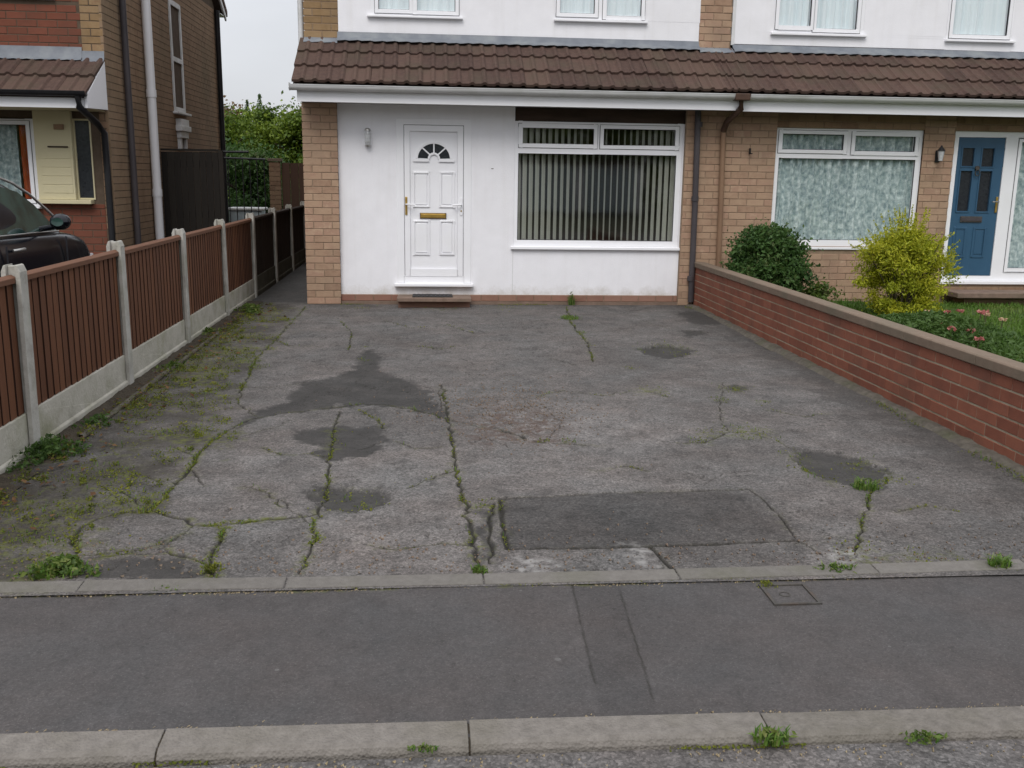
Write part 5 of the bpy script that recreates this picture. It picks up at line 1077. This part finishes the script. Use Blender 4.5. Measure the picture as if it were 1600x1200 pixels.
for sg in (1, -1):
    X0_ = lambda z: CXm + sg * (.806 - (z - 1.06) * .36)
    def sidepts(yz): return [(X0_(z), y, z) for y, z in yz]
    glassq('side_window', sidepts([(7.62, 1.105), (8.70, 1.085), (8.66, 1.16), (8.50, 1.30), (8.28, 1.41), (7.95, 1.465), (7.55, 1.465)]), .012)
    glassq('side_window', sidepts([(6.72, 1.12), (7.50, 1.11), (7.43, 1.45), (7.0, 1.44), (6.80, 1.40)]), .012)
    glassq('side_window', sidepts([(6.42, 1.15), (6.62, 1.13), (6.68, 1.38), (6.52, 1.32)]), .012)
    s = MB().tube([(X0_(1.09) + sg * .014, y, z) for y, z in ((6.4, 1.14), (6.9, 1.118), (7.6, 1.10), (8.3, 1.088), (8.78, 1.075))], .007, 6); s.build('trim_strip', M['chrome'], car)
    s = MB().tube([(CXm + sg * (.665 + .33 * max(0, 1.50 - z)), y, z) for y, z in ((6.55, 1.47), (7.0, 1.525), (7.6, 1.55), (8.0, 1.53), (8.25, 1.485), (8.5, 1.39), (8.72, 1.26), (8.9, 1.14))], .011, 6); s.build('roof_trim', M['chrome'], car)
    mx_ = CXm + sg * 1.0
    s = MB(); rings = []
    for y, k in ((8.30, .55), (8.33, .95), (8.39, 1), (8.45, .75), (8.485, .3)):
        rings.append([(mx_ - sg * .02 + .078 * k * math.cos(t), y, 1.175 + .068 * k * math.sin(t)) for t in [2 * math.pi * i / 14 for i in range(14)]] )
    rings = [r0 + [r0[0]] for r0 in rings]; loft(s, rings); s.tube([(CXm + sg * .80, 8.40, 1.11), (mx_, 8.38, 1.15)], .022, 8); mr_ = s.build('wing_mirror', M['carpaint'], car)
    s = MB(); s.add([(mx_ - sg * .02 + .048 * math.cos(t), 8.298, 1.175 + .034 * math.sin(t)) for t in [2 * math.pi * i / 14 for i in range(14)]], [tuple(range(14))]); s.build('mirror_glass', M['carglass'], mr_)
    for y in (7.78, 6.85): s = MB().tube([(CXm + sg * .862, y - .09, .985), (CXm + sg * .892, y - .05, .99), (CXm + sg * .892, y + .05, .99), (CXm + sg * .862, y + .09, .985)], .013, 8); s.build('door_handle', M['chrome'], car)
    for y in (7.56, 8.78): s = MB().box(CXm + sg * .862, CXm + sg * .874, y - .003, y + .003, .32, 1.03); s.build('door_seam', M['gasket'], car)
    for y in (6.72, 9.18):
        rg = []; prof = [(.0, .20), (.0, .29), (.03, .315), (.16, .315), (.19, .29), (.19, .20)]
        s = MB(); loft(s, [[(CXm + sg * (.885 - a), y + r0 * math.cos(t), .315 + r0 * math.sin(t)) for a, r0 in prof] for t in [2 * math.pi * i / 28 for i in range(29)]], close=False); wh = s.build('wheel', M['tyre'], car)
        s = MB().tube([(CXm + sg * .72, y, .315), (CXm + sg * .87, y, .315)], [.2, .2], 24); 
        for k in range(5):
            t = k * 2 * math.pi / 5; s.tube([(CXm + sg * .882, y + .03 * math.cos(t), .315 + .03 * math.sin(t)), (CXm + sg * .876, y + .19 * math.cos(t), .315 + .19 * math.sin(t))], [.03, .02], 6)
        s.build('rim', M['chrome'], wh)
        s = MB(); annulus(s, arc(y, .33, .375, .375, -.15, math.pi + .15, 20), arc(y, .33, .335, .335, -.15, math.pi + .15, 20), 0, 1)
        s.v = [((CXm + sg * (.80 + .078 * v[1])), v[0], v[2]) for v in s.v]; s.build('wheel_arch', M['gasket'], car)
    s = MB(); s.prism([(CXm + sg * .52, 9.86), (CXm + sg * .76, 9.55), (CXm + sg * .80, 9.62), (CXm + sg * .73, 9.86), (CXm + sg * .58, 9.935)][::sg], 'z', .68, .80); s.build('headlight', M['lamp_clear'], car, bevel=.01)
    s = MB().box(*sorted((CXm + sg * .62, CXm + sg * .80)), 6.02, 6.16, .82, 1.00); s.build('tail_light', M['lamp_red'], car, bevel=.02)
glassq('windscreen', [(CXm - .66, 9.02, 1.07), (CXm + .66, 9.02, 1.07), (CXm + .58, 8.42, 1.43), (CXm - .58, 8.42, 1.43)], .03)
glassq('rear_window', [(CXm + .60, 6.12, 1.09), (CXm - .60, 6.12, 1.09), (CXm - .52, 6.34, 1.38), (CXm + .52, 6.34, 1.38)], .03)
s = MB().box(CXm - .26, CXm + .26, 5.995, 6.03, .62, .73); s.build('rear_number_plate', M['cream'], car, bevel=.004)

# ------------------------------------------------------------------ back of the gap: pillar, screen, box, trees
bp_ = thing('brick_pillar', 'slim brown brick pillar at the end of the passage between the houses', 'pillar', (-2.81, 18.6, 0))
s = MB().box(-2.90, -2.72, 18.52, 18.68, 0, 1.78); s.build('mortar_bed', M['mortar'], bp_)
bricks(bp_, (0, 18.51, 0), 0, -2.91, -2.71, .005, 1.79, M['brick_brown'])
s = MB().box(-2.93, -2.69, 18.49, 18.71, 1.79, 1.845); s.build('cap', M['coping'], bp_, bevel=.008)
ts = thing('timber_screen', 'tall brown boarded screen closing the passage beside the brick pillar', 'fence', (-2.1, 18.7, 0))
for i in range(8):
    x = -2.70 + i * .155; s = MB().box(x, x + .148, 18.64 + (i % 2) * .012, 18.66 + (i % 2) * .012, .02, 1.77 + random.uniform(-.012, .012)); s.build('board', M['shed_wood'], ts)
for z in (.4, 1.5): s = MB().box(-2.70, -1.46, 18.674, 18.71, z, z + .08); s.build('rail', M['shed_wood'], ts)
gb = thing('storage_box', 'pale grey plastic box half hidden behind the dark gate and fence', 'box', (-3.45, 19.2, 0))
s = MB().box(-3.75, -3.15, 18.95, 19.45, 0, .88); s.build('box_body', M['plastic_pale'], gb, bevel=.02)
s = MB().box(-3.79, -3.11, 18.91, 19.49, .881, .93); s.build('lid', M['upvc_old'], gb, bevel=.015)
def clumps(cx, cy, z0, z1, rx, ry, nc, nl, cs=.28, flat=.75, top=.6):
    """leaf positions: clumps on an uneven crown; returns points and a per-leaf tone that varies by clump"""
    th = RNG.uniform(0, 2 * np.pi, nc); zz = RNG.random(nc) ** .8; prof = np.sqrt(np.clip(1 - (np.abs(zz - .42) / .62) ** 2.2, .05, 1))
    rr = (RNG.random(nc) ** .45) * prof * RNG.uniform(.68, 1.16, nc)
    C = np.stack([cx + rx * rr * np.cos(th), cy + ry * rr * np.sin(th), z0 + (z1 - z0) * zz], 1)
    k = RNG.integers(0, nc, nl); off = RNG.normal(size=(nl, 3)) * cs * np.array([1, 1, flat]) * RNG.uniform(.5, 1.2, nc)[k][:, None]
    P_ = C[k] + off; tone = np.clip(RNG.random(nc)[k] * .55 + RNG.random(nl) * .45, 0, .999)
    P_[:, 2] = np.maximum(P_[:, 2], .02); return P_, tone
def tree(label, x, y, h, rx, leaf, m, nl, nc=46, z0=.7, name='garden_tree', cat='tree', group=None, cs=.21):
    t = thing(name, label, cat, (x, y, 0), group)
    s = MB(); s.tube([(x, y, 0), (x + .05, y, h * .3), (x - .04, y + .05, h * .6), (x, y, h * .85)], [.13, .10, .06, .02], 8)
    for k in range(7):
        a = k * 2.4; b = .25 + .08 * k; s.tube([(x, y, h * b), (x + rx * .4 * math.cos(a), y + rx * .4 * math.sin(a), h * (b + .15)), (x + rx * .75 * math.cos(a), y + rx * .75 * math.sin(a), h * (b + .22))], [.05, .03, .01], 6)
    s.build('trunk', M['bark'], t)
    P_, tone = clumps(x, y, z0, h, rx, rx, nc, nl, cs); leaf_cloud('crown', P_, leaf, M[m], t, .6, .3, tone)
    return t
tree('bright green bushy tree left of centre in the gap between the houses', -5.0, 24.5, 2.72, 1.0, .085, 'leaf_tree', 20000)
tree('tallest green tree in the middle of the gap between the houses', -4.0, 25.5, 2.98, .95, .085, 'leaf_tree', 21000)
tree('dense green tree beside the white house corner in the gap', -2.9, 24.5, 2.88, 1.05, .085, 'leaf_tree', 21000)
tree('bronze-leaved tree showing behind the green ones at the left of the gap', -5.9, 29, 3.30, 1.2, .10, 'leaf_brown', 9000)
tree('dull bronze tree showing at the right edge of the gap', -3.3, 29.5, 3.34, 1.0, .10, 'leaf_brown', 7000)
t = tree('dark shrubs in shade low behind the gate and pillar', -3.9, 21.8, 1.95, 1.3, .09, 'leaf_dark', 12000, z0=.1, name='dark_shrub', cat='shrub')
for i, (x, h_) in enumerate(((-4.75, 3.45), (-4.42, 3.60))):
    c_ = thing('young_conifer', ['shorter', 'taller'][i] + ' thin conifer tip poking above the trees in the gap', 'tree', (x, 27, 0))
    MB().tube([(x, 27, 0), (x, 27, h_)], [.05, .006], 6).build('trunk', M['bark'], c_)
    z = RNG.uniform(1.0, h_, 900); r0 = (h_ - z) * .22 + .02; a = RNG.uniform(0, 6.28, 900); r1 = r0 * np.sqrt(RNG.random(900)); leaf_cloud('foliage', np.stack([x + r1 * np.cos(a), 27 + r1 * np.sin(a), z], 1), .08, M['leaf_dark'], c_, .3)
def hedge(label, x0, x1, y0, y1, h, n, size, m):
    P_ = np.stack([RNG.uniform(x0, x1, n), RNG.uniform(y0, y1, n), RNG.random(n) ** .7 * h], 1); P_[:, 2] *= .72 + .45 * fbm(P_[:, 0], P_[:, 1] * .3, .35, 9)
    o = leaf_cloud('hedge', P_, size, M[m], None, .6, .2, np.clip(fbm(P_[:, 0], P_[:, 2], .8, 4) * .9 + RNG.random(n) * .3 - .1, 0, .99), loc=((x0 + x1) / 2, (y0 + y1) / 2, 0)); o['kind'] = 'stuff'; o['label'] = label
hedge('distant greenery behind the garden trees', -14, 5, 33, 36, 3.3, 16000, .22, 'leaf_tree')
hedge('trees added out of view across the road to reflect in the windows', -30, 36, -26, -21, 7.0, 70000, .34, 'leaf_tree')  # unseen row added to block low sky in the window reflections

H4 = thing('added_garage', 'low pale garage added out of view across the road to reflect in the wide window', 'garage', (7, -19, 0))  # unseen building added to give the window a pale reflected band
s = MB().box(3.9, 9.6, -24.5, -19.0, 0, 2.15); s.build('added_garage_walls', M['render'], H4)
s = MB().box(3.7, 9.8, -24.7, -18.8, 2.151, 2.33); s.build('added_garage_roof', M['timber_dark'], H4)
for x in (4.3, 6.9): s = MB().box(x, x + 2.2, -18.99, -18.95, .02, 1.95); s.build('added_garage_door', M['plastic_pale'], H4)

# ------------------------------------------------------------------ garden behind the low wall
def shrub(name, label, x, y, z0, h, rx, ry, leaf, m, nl, nc, aspect, cs, stems=9):
    t = thing(name, label, 'shrub', (x, y, z0)); s = MB(); rr = random.Random(int(x * 10))
    for k in range(stems):
        a = rr.uniform(0, 6.28); q = rr.uniform(.3, .9); s.tube([(x + .04 * math.cos(a), y + .04 * math.sin(a), z0), (x + rx * q * .5 * math.cos(a), y + ry * q * .5 * math.sin(a), z0 + h * .45), (x + rx * q * math.cos(a), y + ry * q * math.sin(a), z0 + h * rr.uniform(.7, .95))], [.014, .009, .004], 5)
    s.build('stem', M['stem'], t); P_, tone = clumps(x, y, z0 + .04, z0 + h, rx, ry, nc, nl, cs); P_[:, 0] = np.maximum(P_[:, 0], 3.56 - .10 * (P_[:, 2] > .6)); P_[:, 1] = np.minimum(P_[:, 1], 12.08)
    leaf_cloud('foliage', P_, leaf, M[m], t, aspect, .3, tone); return t
shrub('green_shrub', 'rounded dark green shrub growing against the garden wall by the pipes', 4.03, 11.3, .05, .93, .44, .42, .048, 'leaf_dark', 22000, 110, .55, .075)
ys_ = shrub('golden_shrub', 'feathery yellow-green bush in front of the brick house window', 5.42, 10.7, .05, .96, .50, .42, .039, 'leaf_yellow', 27000, 140, .38, .065, 18)
# plumes sticking out of the golden bush
pl = []
for k in range(105):
    a = random.uniform(0, 6.28); e = random.uniform(.15, 1.45); L_ = random.uniform(.12, .30); b0 = np.array([5.42 + .42 * math.cos(a) * math.cos(e), 10.7 + .38 * math.sin(a) * math.cos(e), .5 + .52 * math.sin(e)])
    d_ = np.array([math.cos(a) * math.cos(e), math.sin(a) * math.cos(e), math.sin(e) * 1.0 + .15]); tt = RNG.random(70)[:, None]; pl.append(b0 + d_ * tt * L_ + RNG.normal(size=(70, 3)) * .014 * (1.15 - tt))
leaf_cloud('foliage', np.concatenate(pl), .026, M['leaf_yellow'], ys_, .4, .3)
gs_ = bpy.data.objects['green_shrub']; pl = []
for k in range(34):
    a = random.uniform(0, 6.28); e = random.uniform(.2, 1.3); L_ = random.uniform(.12, .24); b0 = np.array([4.03 + .36 * math.cos(a) * math.cos(e), 11.3 + .34 * math.sin(a) * math.cos(e), .42 + .48 * math.sin(e)])
    d_ = np.array([math.cos(a) * math.cos(e), math.sin(a) * math.cos(e), math.sin(e) + .1]); tt = RNG.random(26)[:, None]; pl.append(b0 + d_ * tt * L_ + RNG.normal(size=(26, 3)) * .02)
pl = np.concatenate(pl); pl[:, 1] = np.minimum(pl[:, 1], 12.05); pl[:, 0] = np.maximum(pl[:, 0], 3.5); leaf_cloud('foliage', pl, .046, M['leaf_dark'], gs_, .5, .3)
shrub('low_plant', 'small bright green plant between the dark shrub and the golden bush', 4.66, 11.25, .05, .30, .24, .22, .05, 'weed', 1100, 22, .5, .06, 5)
py_ = thing('peony_plant', 'leafy green border plant with pink and cream flowers beside the wall coping', 'plant', (4.95, 8.9, .05))
nl = 6000; P_ = np.stack([RNG.normal(4.75, .36, nl), RNG.normal(8.75, .60, nl), .07 + .24 * RNG.random(nl) ** .6], 1); P_[:, 0] = np.maximum(P_[:, 0], 3.62); P_[:, 2] *= np.clip(1.35 - np.hypot((P_[:, 0] - 4.85) / 1.1, (P_[:, 1] - 8.75) / 1.6), .35, 1.2)
leaf_cloud('foliage', P_, .058, M['leaf_mid'], py_, .40, .5, np.clip(fbm(P_[:, 0], P_[:, 1], 4, 8) * .9 + RNG.random(nl) * .2, 0, .99))
s = MB()
FL = [(5.24, 9.36, .30, 1), (5.30, 9.22, .33, 1), (4.77, 8.58, .29, 0), (5.57, 9.23, .32, 1), (4.70, 8.27, .30, 0), (4.88, 8.28, .28, 0), (4.74, 7.9, .27, 1), (4.83, 9.08, .31, 2), (4.97, 9.22, .32, 2), (5.47, 9.14, .33, 0), (5.62, 9.0, .28, 2), (5.1, 8.7, .28, 0), (5.75, 9.5, .26, 2)]
for x, y, z, c in FL: s.tube([(x - .03, y + .02, .05), (x - .01, y, z * .6), (x, y, z)], [.006, .005, .004], 5)
s.build('stem', M['stem'], py_)
for x, y, z, c in FL:
    n = 26; a = RNG.uniform(0, 6.28, n); r0 = .035 * np.sqrt(RNG.random(n)); leaf_cloud('flower', np.stack([x + r0 * np.cos(a), y + r0 * np.sin(a), z + .02 * RNG.random(n)], 1), .032, M[['petal', 'petal', 'petal_pale'][c]], py_, .8, .8)
n = 60000; gx = RNG.uniform(3.58, 10, n); gy = 3.85 + (12.0 - 3.85) * RNG.random(n)
tone = np.clip(fbm(gx, gy, 2.5, 6) * 1.1 - .15 + RNG.random(n) * .2, 0, .99)
o = blades('grass', np.stack([gx, gy, np.full(n, .045) + (fbm(gx, gy, 1.5, 4) - .5) * .08], 1), RNG.uniform(.035, .085, n), M['grass'], None, .008, .8, loc=(6.5, 8, 0), rnd=tone); o['kind'] = 'stuff'

# ------------------------------------------------------------------ weeds and moss on the drive
def pos_on(name): return WEEDS[name]
def broad(label, key, r, h, n, leaf=.045, m='weed', dx=0, dy=0, grass_n=0, asp=.45, sq=1.0):
    leaf *= .66; n = int(n * 1.9); h *= .85; grass_n = int(grass_n * 1.3)
    x, y = WEEDS[key]; x += dx; y += dy; z = max(-.01, drive_z(x, y)) if -2.2 < x < 3.3 and 3.72 < y < 12 else -.012
    t = thing('weed', label, 'weed', (x, y, z))
    if n:
        a = RNG.uniform(0, 6.28, n); q = r * RNG.random(n) ** .75 * (.65 + .35 * np.sin(3 * a + x * 40) + .15 * RNG.random(n)); zz = z + h * RNG.random(n) * (1.05 - .6 * q / r)
        leaf_cloud('leaves', np.stack([x + q * np.cos(a), y + sq * q * np.sin(a), np.maximum(zz, z + .004)], 1), leaf, M[m], t, asp, .6)
    if grass_n:
        a = RNG.uniform(0, 6.28, grass_n); q = r * .7 * np.sqrt(RNG.random(grass_n)); blades('blades', np.stack([x + q * np.cos(a), y + sq * q * np.sin(a), np.full(grass_n, z)], 1), RNG.uniform(.4, 1.1, grass_n) * h, M['grass'] if m != 'moss' else M['moss'], t, .007, 1.0)
    return t
broad('dense dark green weeds at the foot of the nearest concrete fence post', 'b1', .20, .10, 420, .05, 'leaf_mid', dx=.16, dy=-.30, sq=1.9)
broad('small leafy weed just past the nearest fence post', 'f0', .12, .07, 110, .045, 'leaf_mid', dx=.02, dy=-.05, sq=1.8)
broad('bright green leafy clump by the edging stones at the left of the drive', 'cl2', .17, .06, 170, .055, 'weed', grass_n=70, sq=.8)
broad('little grass tuft in the joint on the footway side left of the drive', 'cl3', .09, .03, 20, .02, 'weed', grass_n=50, sq=.35)
broad('pale spindly weed standing against the white wall under the window', 'wall', .06, .22, 70, .035, 'weed', dy=-.16, grass_n=24)
broad('grassy clump in the tarmac below the spindly weed', 'dr', .15, .05, 90, .03, 'weed', grass_n=190, sq=1.4)
broad('grass tuft growing out of the right-hand pothole', 'pot', .09, .075, 24, .03, 'weed', grass_n=90)
broad('leafy tuft along the edging near the access cover', 'k1', .11, .05, 60, .035, 'weed', dy=.02, grass_n=60, sq=.5)
broad('tall grass tuft on the edging at the far right', 'k2', .075, .085, 20, .03, 'weed', dy=.0, grass_n=80, sq=.6)
broad('grass tuft at the kerb joint beside the road, right of centre', 'r1', .075, .055, 26, .035, 'weed', grass_n=70, sq=.6)
broad('flat little weed in the road gutter at the right', 'r2', .09, .03, 40, .03, 'weed', grass_n=20, sq=.4)
broad('leafy green weed at the fence foot near the back of the drive', 'f1', .17, .12, 210, .055, 'weed', dx=.03, sq=1.8)
broad('leafy weed at the fence foot midway along the drive', 'f2', .13, .08, 130, .05, 'weed', dx=.03, sq=2.0)
broad('small low weed at the fence foot below the third post', 'f3', .13, .07, 130, .045, 'weed', dx=.04, sq=2.6)
broad('mossy tuft where the cracks meet at the left of the edging', 'j1', .06, .035, 60, .022, 'moss', grass_n=30)
broad('leafy tuft at the end of the long mossy joint', 'j2', .045, .035, 50, .024, 'weed', grass_n=20, sq=1.3)
broad('yellowish weed at the corner of the access cover', 'm1', .05, .025, 50, .02, 'moss', grass_n=16)
broad('tiny weed in the road gutter left of centre', 'p1', .06, .02, 26, .02, 'weed', dx=-.05, grass_n=16, sq=.4)
# moss: joined, nobody could count it
MP = []
for i, (w_, m_, pts) in enumerate(CR_R):
    if m_ < .2: continue
    for (x0, y0), (x1, y1) in zip(pts[:-1], pts[1:]):
        L_ = math.hypot(x1 - x0, y1 - y0); k = RNG.poisson(L_ * 520 * m_)
        if k: t = RNG.random(k); sp = .003 + .008 * m_; MP.append(np.stack([x0 + (x1 - x0) * t + RNG.normal(0, sp, k), y0 + (y1 - y0) * t + RNG.normal(0, sp, k)], 1))
MP = np.concatenate(MP); MP = MP[vnoise(MP[:, 0], MP[:, 1], 9, 5) + .2 * RNG.random(len(MP)) > .64]
BP = []
for bx, by, br, bd in BLOBS:
    k = int(3200 * br * bd * (br + .12)) + 20; BP.append(np.stack([bx + RNG.normal(0, br * .5, k), by + RNG.normal(0, br * .62, k)], 1))
BP = np.concatenate(BP); BP = BP[fbm(BP[:, 0], BP[:, 1], 9, 45) + .12 * RNG.random(len(BP)) > .56]
k = 26000; SP = np.stack([RNG.uniform(-2.1, -.5, k), RNG.uniform(3.8, 12, k)], 1)
ix = np.clip(np.searchsorted(xs, SP[:, 0]), 0, len(xs) - 1); iy = np.clip(np.searchsorted(ys, SP[:, 1]), 0, len(ys) - 1); lf_ = left[iy * len(xs) + ix]
SP = SP[(lf_ > .5) & (fbm(SP[:, 0], SP[:, 1], 3.2, 46) > .535)]
KP = np.stack([RNG.uniform(-3, 4, 2600), np.zeros(2600)], 1); KP[:, 1] = kin(KP[:, 0]) - .058 + RNG.normal(0, .005, 2600); KP = KP[vnoise(KP[:, 0], KP[:, 1] * 0, 5, 3) > .5]
KQ = np.stack([RNG.uniform(-3, 4, 2600), np.zeros(2600)], 1); KQ[:, 1] = kout(KQ[:, 0]) - .068 + RNG.normal(0, .008, 2600); KQ = KQ[vnoise(KQ[:, 0], KQ[:, 1] * 0, 4, 8) > .60]
FP = np.stack([RNG.uniform(-1.1, 3.2, 1500), 12.16 - np.abs(RNG.normal(0, .03, 1500))], 1); FP = FP[vnoise(FP[:, 0], FP[:, 1] * 0, 3, 8) > .55]
WP = np.stack([3.27 + RNG.normal(0, .03, 2200), RNG.uniform(4.2, 12, 2200)], 1); WP = WP[vnoise(WP[:, 1], WP[:, 1] * 0, 1.8, 12) > .62]
A = np.concatenate([MP, BP, SP, FP, WP]); A = A[(A[:, 0] > -2.2) & (A[:, 0] < 3.36) & (A[:, 1] > 3.73) & (A[:, 1] < 12.2)]
ix = np.clip(np.searchsorted(xs, A[:, 0]), 0, len(xs) - 1); iy = np.clip(np.searchsorted(ys, A[:, 1]), 0, len(ys) - 1); az_ = Z[iy * len(xs) + ix] + .003 + .008 * RNG.random(len(A))
P_ = np.concatenate([np.column_stack([A, az_]), np.column_stack([KP, np.full(len(KP), -.004)]), np.column_stack([KQ, np.full(len(KQ), -.026)])])
o = leaf_cloud('moss', P_, .0105, M['moss'], None, .7, 1.2, loc=(0, 6, 0), rnd=np.clip(fbm(P_[:, 0], P_[:, 1], 4, 61) * .8 + RNG.random(len(P_)) * .3, 0, .99)); o['kind'] = 'stuff'
# scattered seedlings over the neglected left strip: a joined carpet
q = SP[RNG.integers(0, len(SP), 150)] if len(SP) else SP
q = np.concatenate([q, np.stack([-2.15 + np.abs(RNG.normal(0, .14, 170)), RNG.uniform(4.0, 12.1, 170)], 1)])
rr_ = RNG.uniform(.012, .05, len(q)); ids = np.repeat(np.arange(len(q)), 22); a_ = RNG.uniform(0, 6.28, len(ids)); r_q = rr_[ids] * np.sqrt(RNG.random(len(ids)))
qx = np.maximum(q[ids, 0] + r_q * np.cos(a_), -2.25); qy = q[ids, 1] + 1.3 * r_q * np.sin(a_); ix = np.clip(np.searchsorted(xs, qx), 0, len(xs) - 1); iy = np.clip(np.searchsorted(ys, qy), 0, len(ys) - 1)
qz = np.maximum(Z[iy * len(xs) + ix], np.where(qx < -2.08, .008, -1)) + .003 + rr_[ids] * .8 * RNG.random(len(ids))
o = leaf_cloud('seedlings', np.column_stack([qx, qy, qz]), .016, M['moss'], None, .5, .8, loc=(-1.5, 7, 0), rnd=np.clip(RNG.random(len(q))[ids] * .7 + RNG.random(len(ids)) * .3, 0, .99)); o['kind'] = 'stuff'
sel = RNG.random(len(A)) < .16; o = blades('crack_grass', np.column_stack([A[sel], az_[sel] - .004]), RNG.uniform(.010, .032, sel.sum()), M['grass'], None, .004, 1.0, loc=(0, 6, 0)); o['kind'] = 'stuff'
k = 420; LX_ = -2.2 + np.abs(RNG.normal(0, .22, k)); LY_ = RNG.uniform(4.2, 12, k); zz = np.array([drive_z(a, b) for a, b in zip(LX_, LY_)])
o = leaf_cloud('leaf_litter', np.stack([LX_, LY_, np.maximum(zz, 0) + .016], 1), .035, M['litter'], None, .6, 3.0, loc=(-2, 8, 0)); o['kind'] = 'stuff'
# loose chips of tarmac in the broken patch and along the edging
k = 900; cx_ = np.concatenate([RNG.normal(.55, .33, k), RNG.uniform(-2, 3.2, 700)]); cy_ = np.concatenate([RNG.normal(6.6, .45, k), 3.74 + np.abs(RNG.normal(0, .25, 700))]); k = len(cx_)
zz = np.array([drive_z(a, b) for a, b in zip(cx_, cy_)]); T = np.array([(1, 1, 1), (1, -1, -1), (-1, 1, -1), (-1, -1, 1)]) * .5
C_ = np.column_stack([cx_, cy_, zz + .002]); sz = RNG.uniform(.004, .012, k); V = (T[None] * RNG.uniform(.6, 1.3, (k, 4, 3)) * sz[:, None, None] + C_[:, None, :]).reshape(-1, 3)
F4 = (np.arange(k)[:, None, None] * 4 + np.array([(0, 1, 2), (0, 3, 1), (0, 2, 3), (1, 3, 2)])[None]).reshape(-1, 3)
o = fast_mesh('loose_chippings', V, F4, M['coping'], loc=(0, 6, 0)); o['kind'] = 'stuff'

k = 2600; gx = RNG.uniform(-3, 4, k); side = RNG.random(k); gy = np.where(side < .6, kin(gx) - .060 - np.abs(RNG.normal(0, .012, k)), np.where(side < .8, kout(gx) + .068 + np.abs(RNG.normal(0, .01, k)), kout(gx) - .075 - np.abs(RNG.normal(0, .04, k))))
kp = vnoise(gx, side, 2.5, 33) > .35; gx, gy, side = gx[kp], gy[kp], side[kp]; k = len(gx); sz = RNG.uniform(.003, .009, k)
C_ = np.column_stack([gx, gy, np.where(side < .8, -.008, -.033)]); V = (T[None] * RNG.uniform(.6, 1.3, (k, 4, 3)) * sz[:, None, None] + C_[:, None, :]).reshape(-1, 3)
F4 = (np.arange(k)[:, None, None] * 4 + np.array([(0, 1, 2), (0, 3, 1), (0, 2, 3), (1, 3, 2)])[None]).reshape(-1, 3)
M['grit'] = mat('tan_grit', [(.16, .12, .07), (.28, .22, .13), (.38, .32, .22)], 90, .95)
o = fast_mesh('edge_grit', V, F4, M['grit'], loc=(0, 3.6, 0)); o['kind'] = 'stuff'
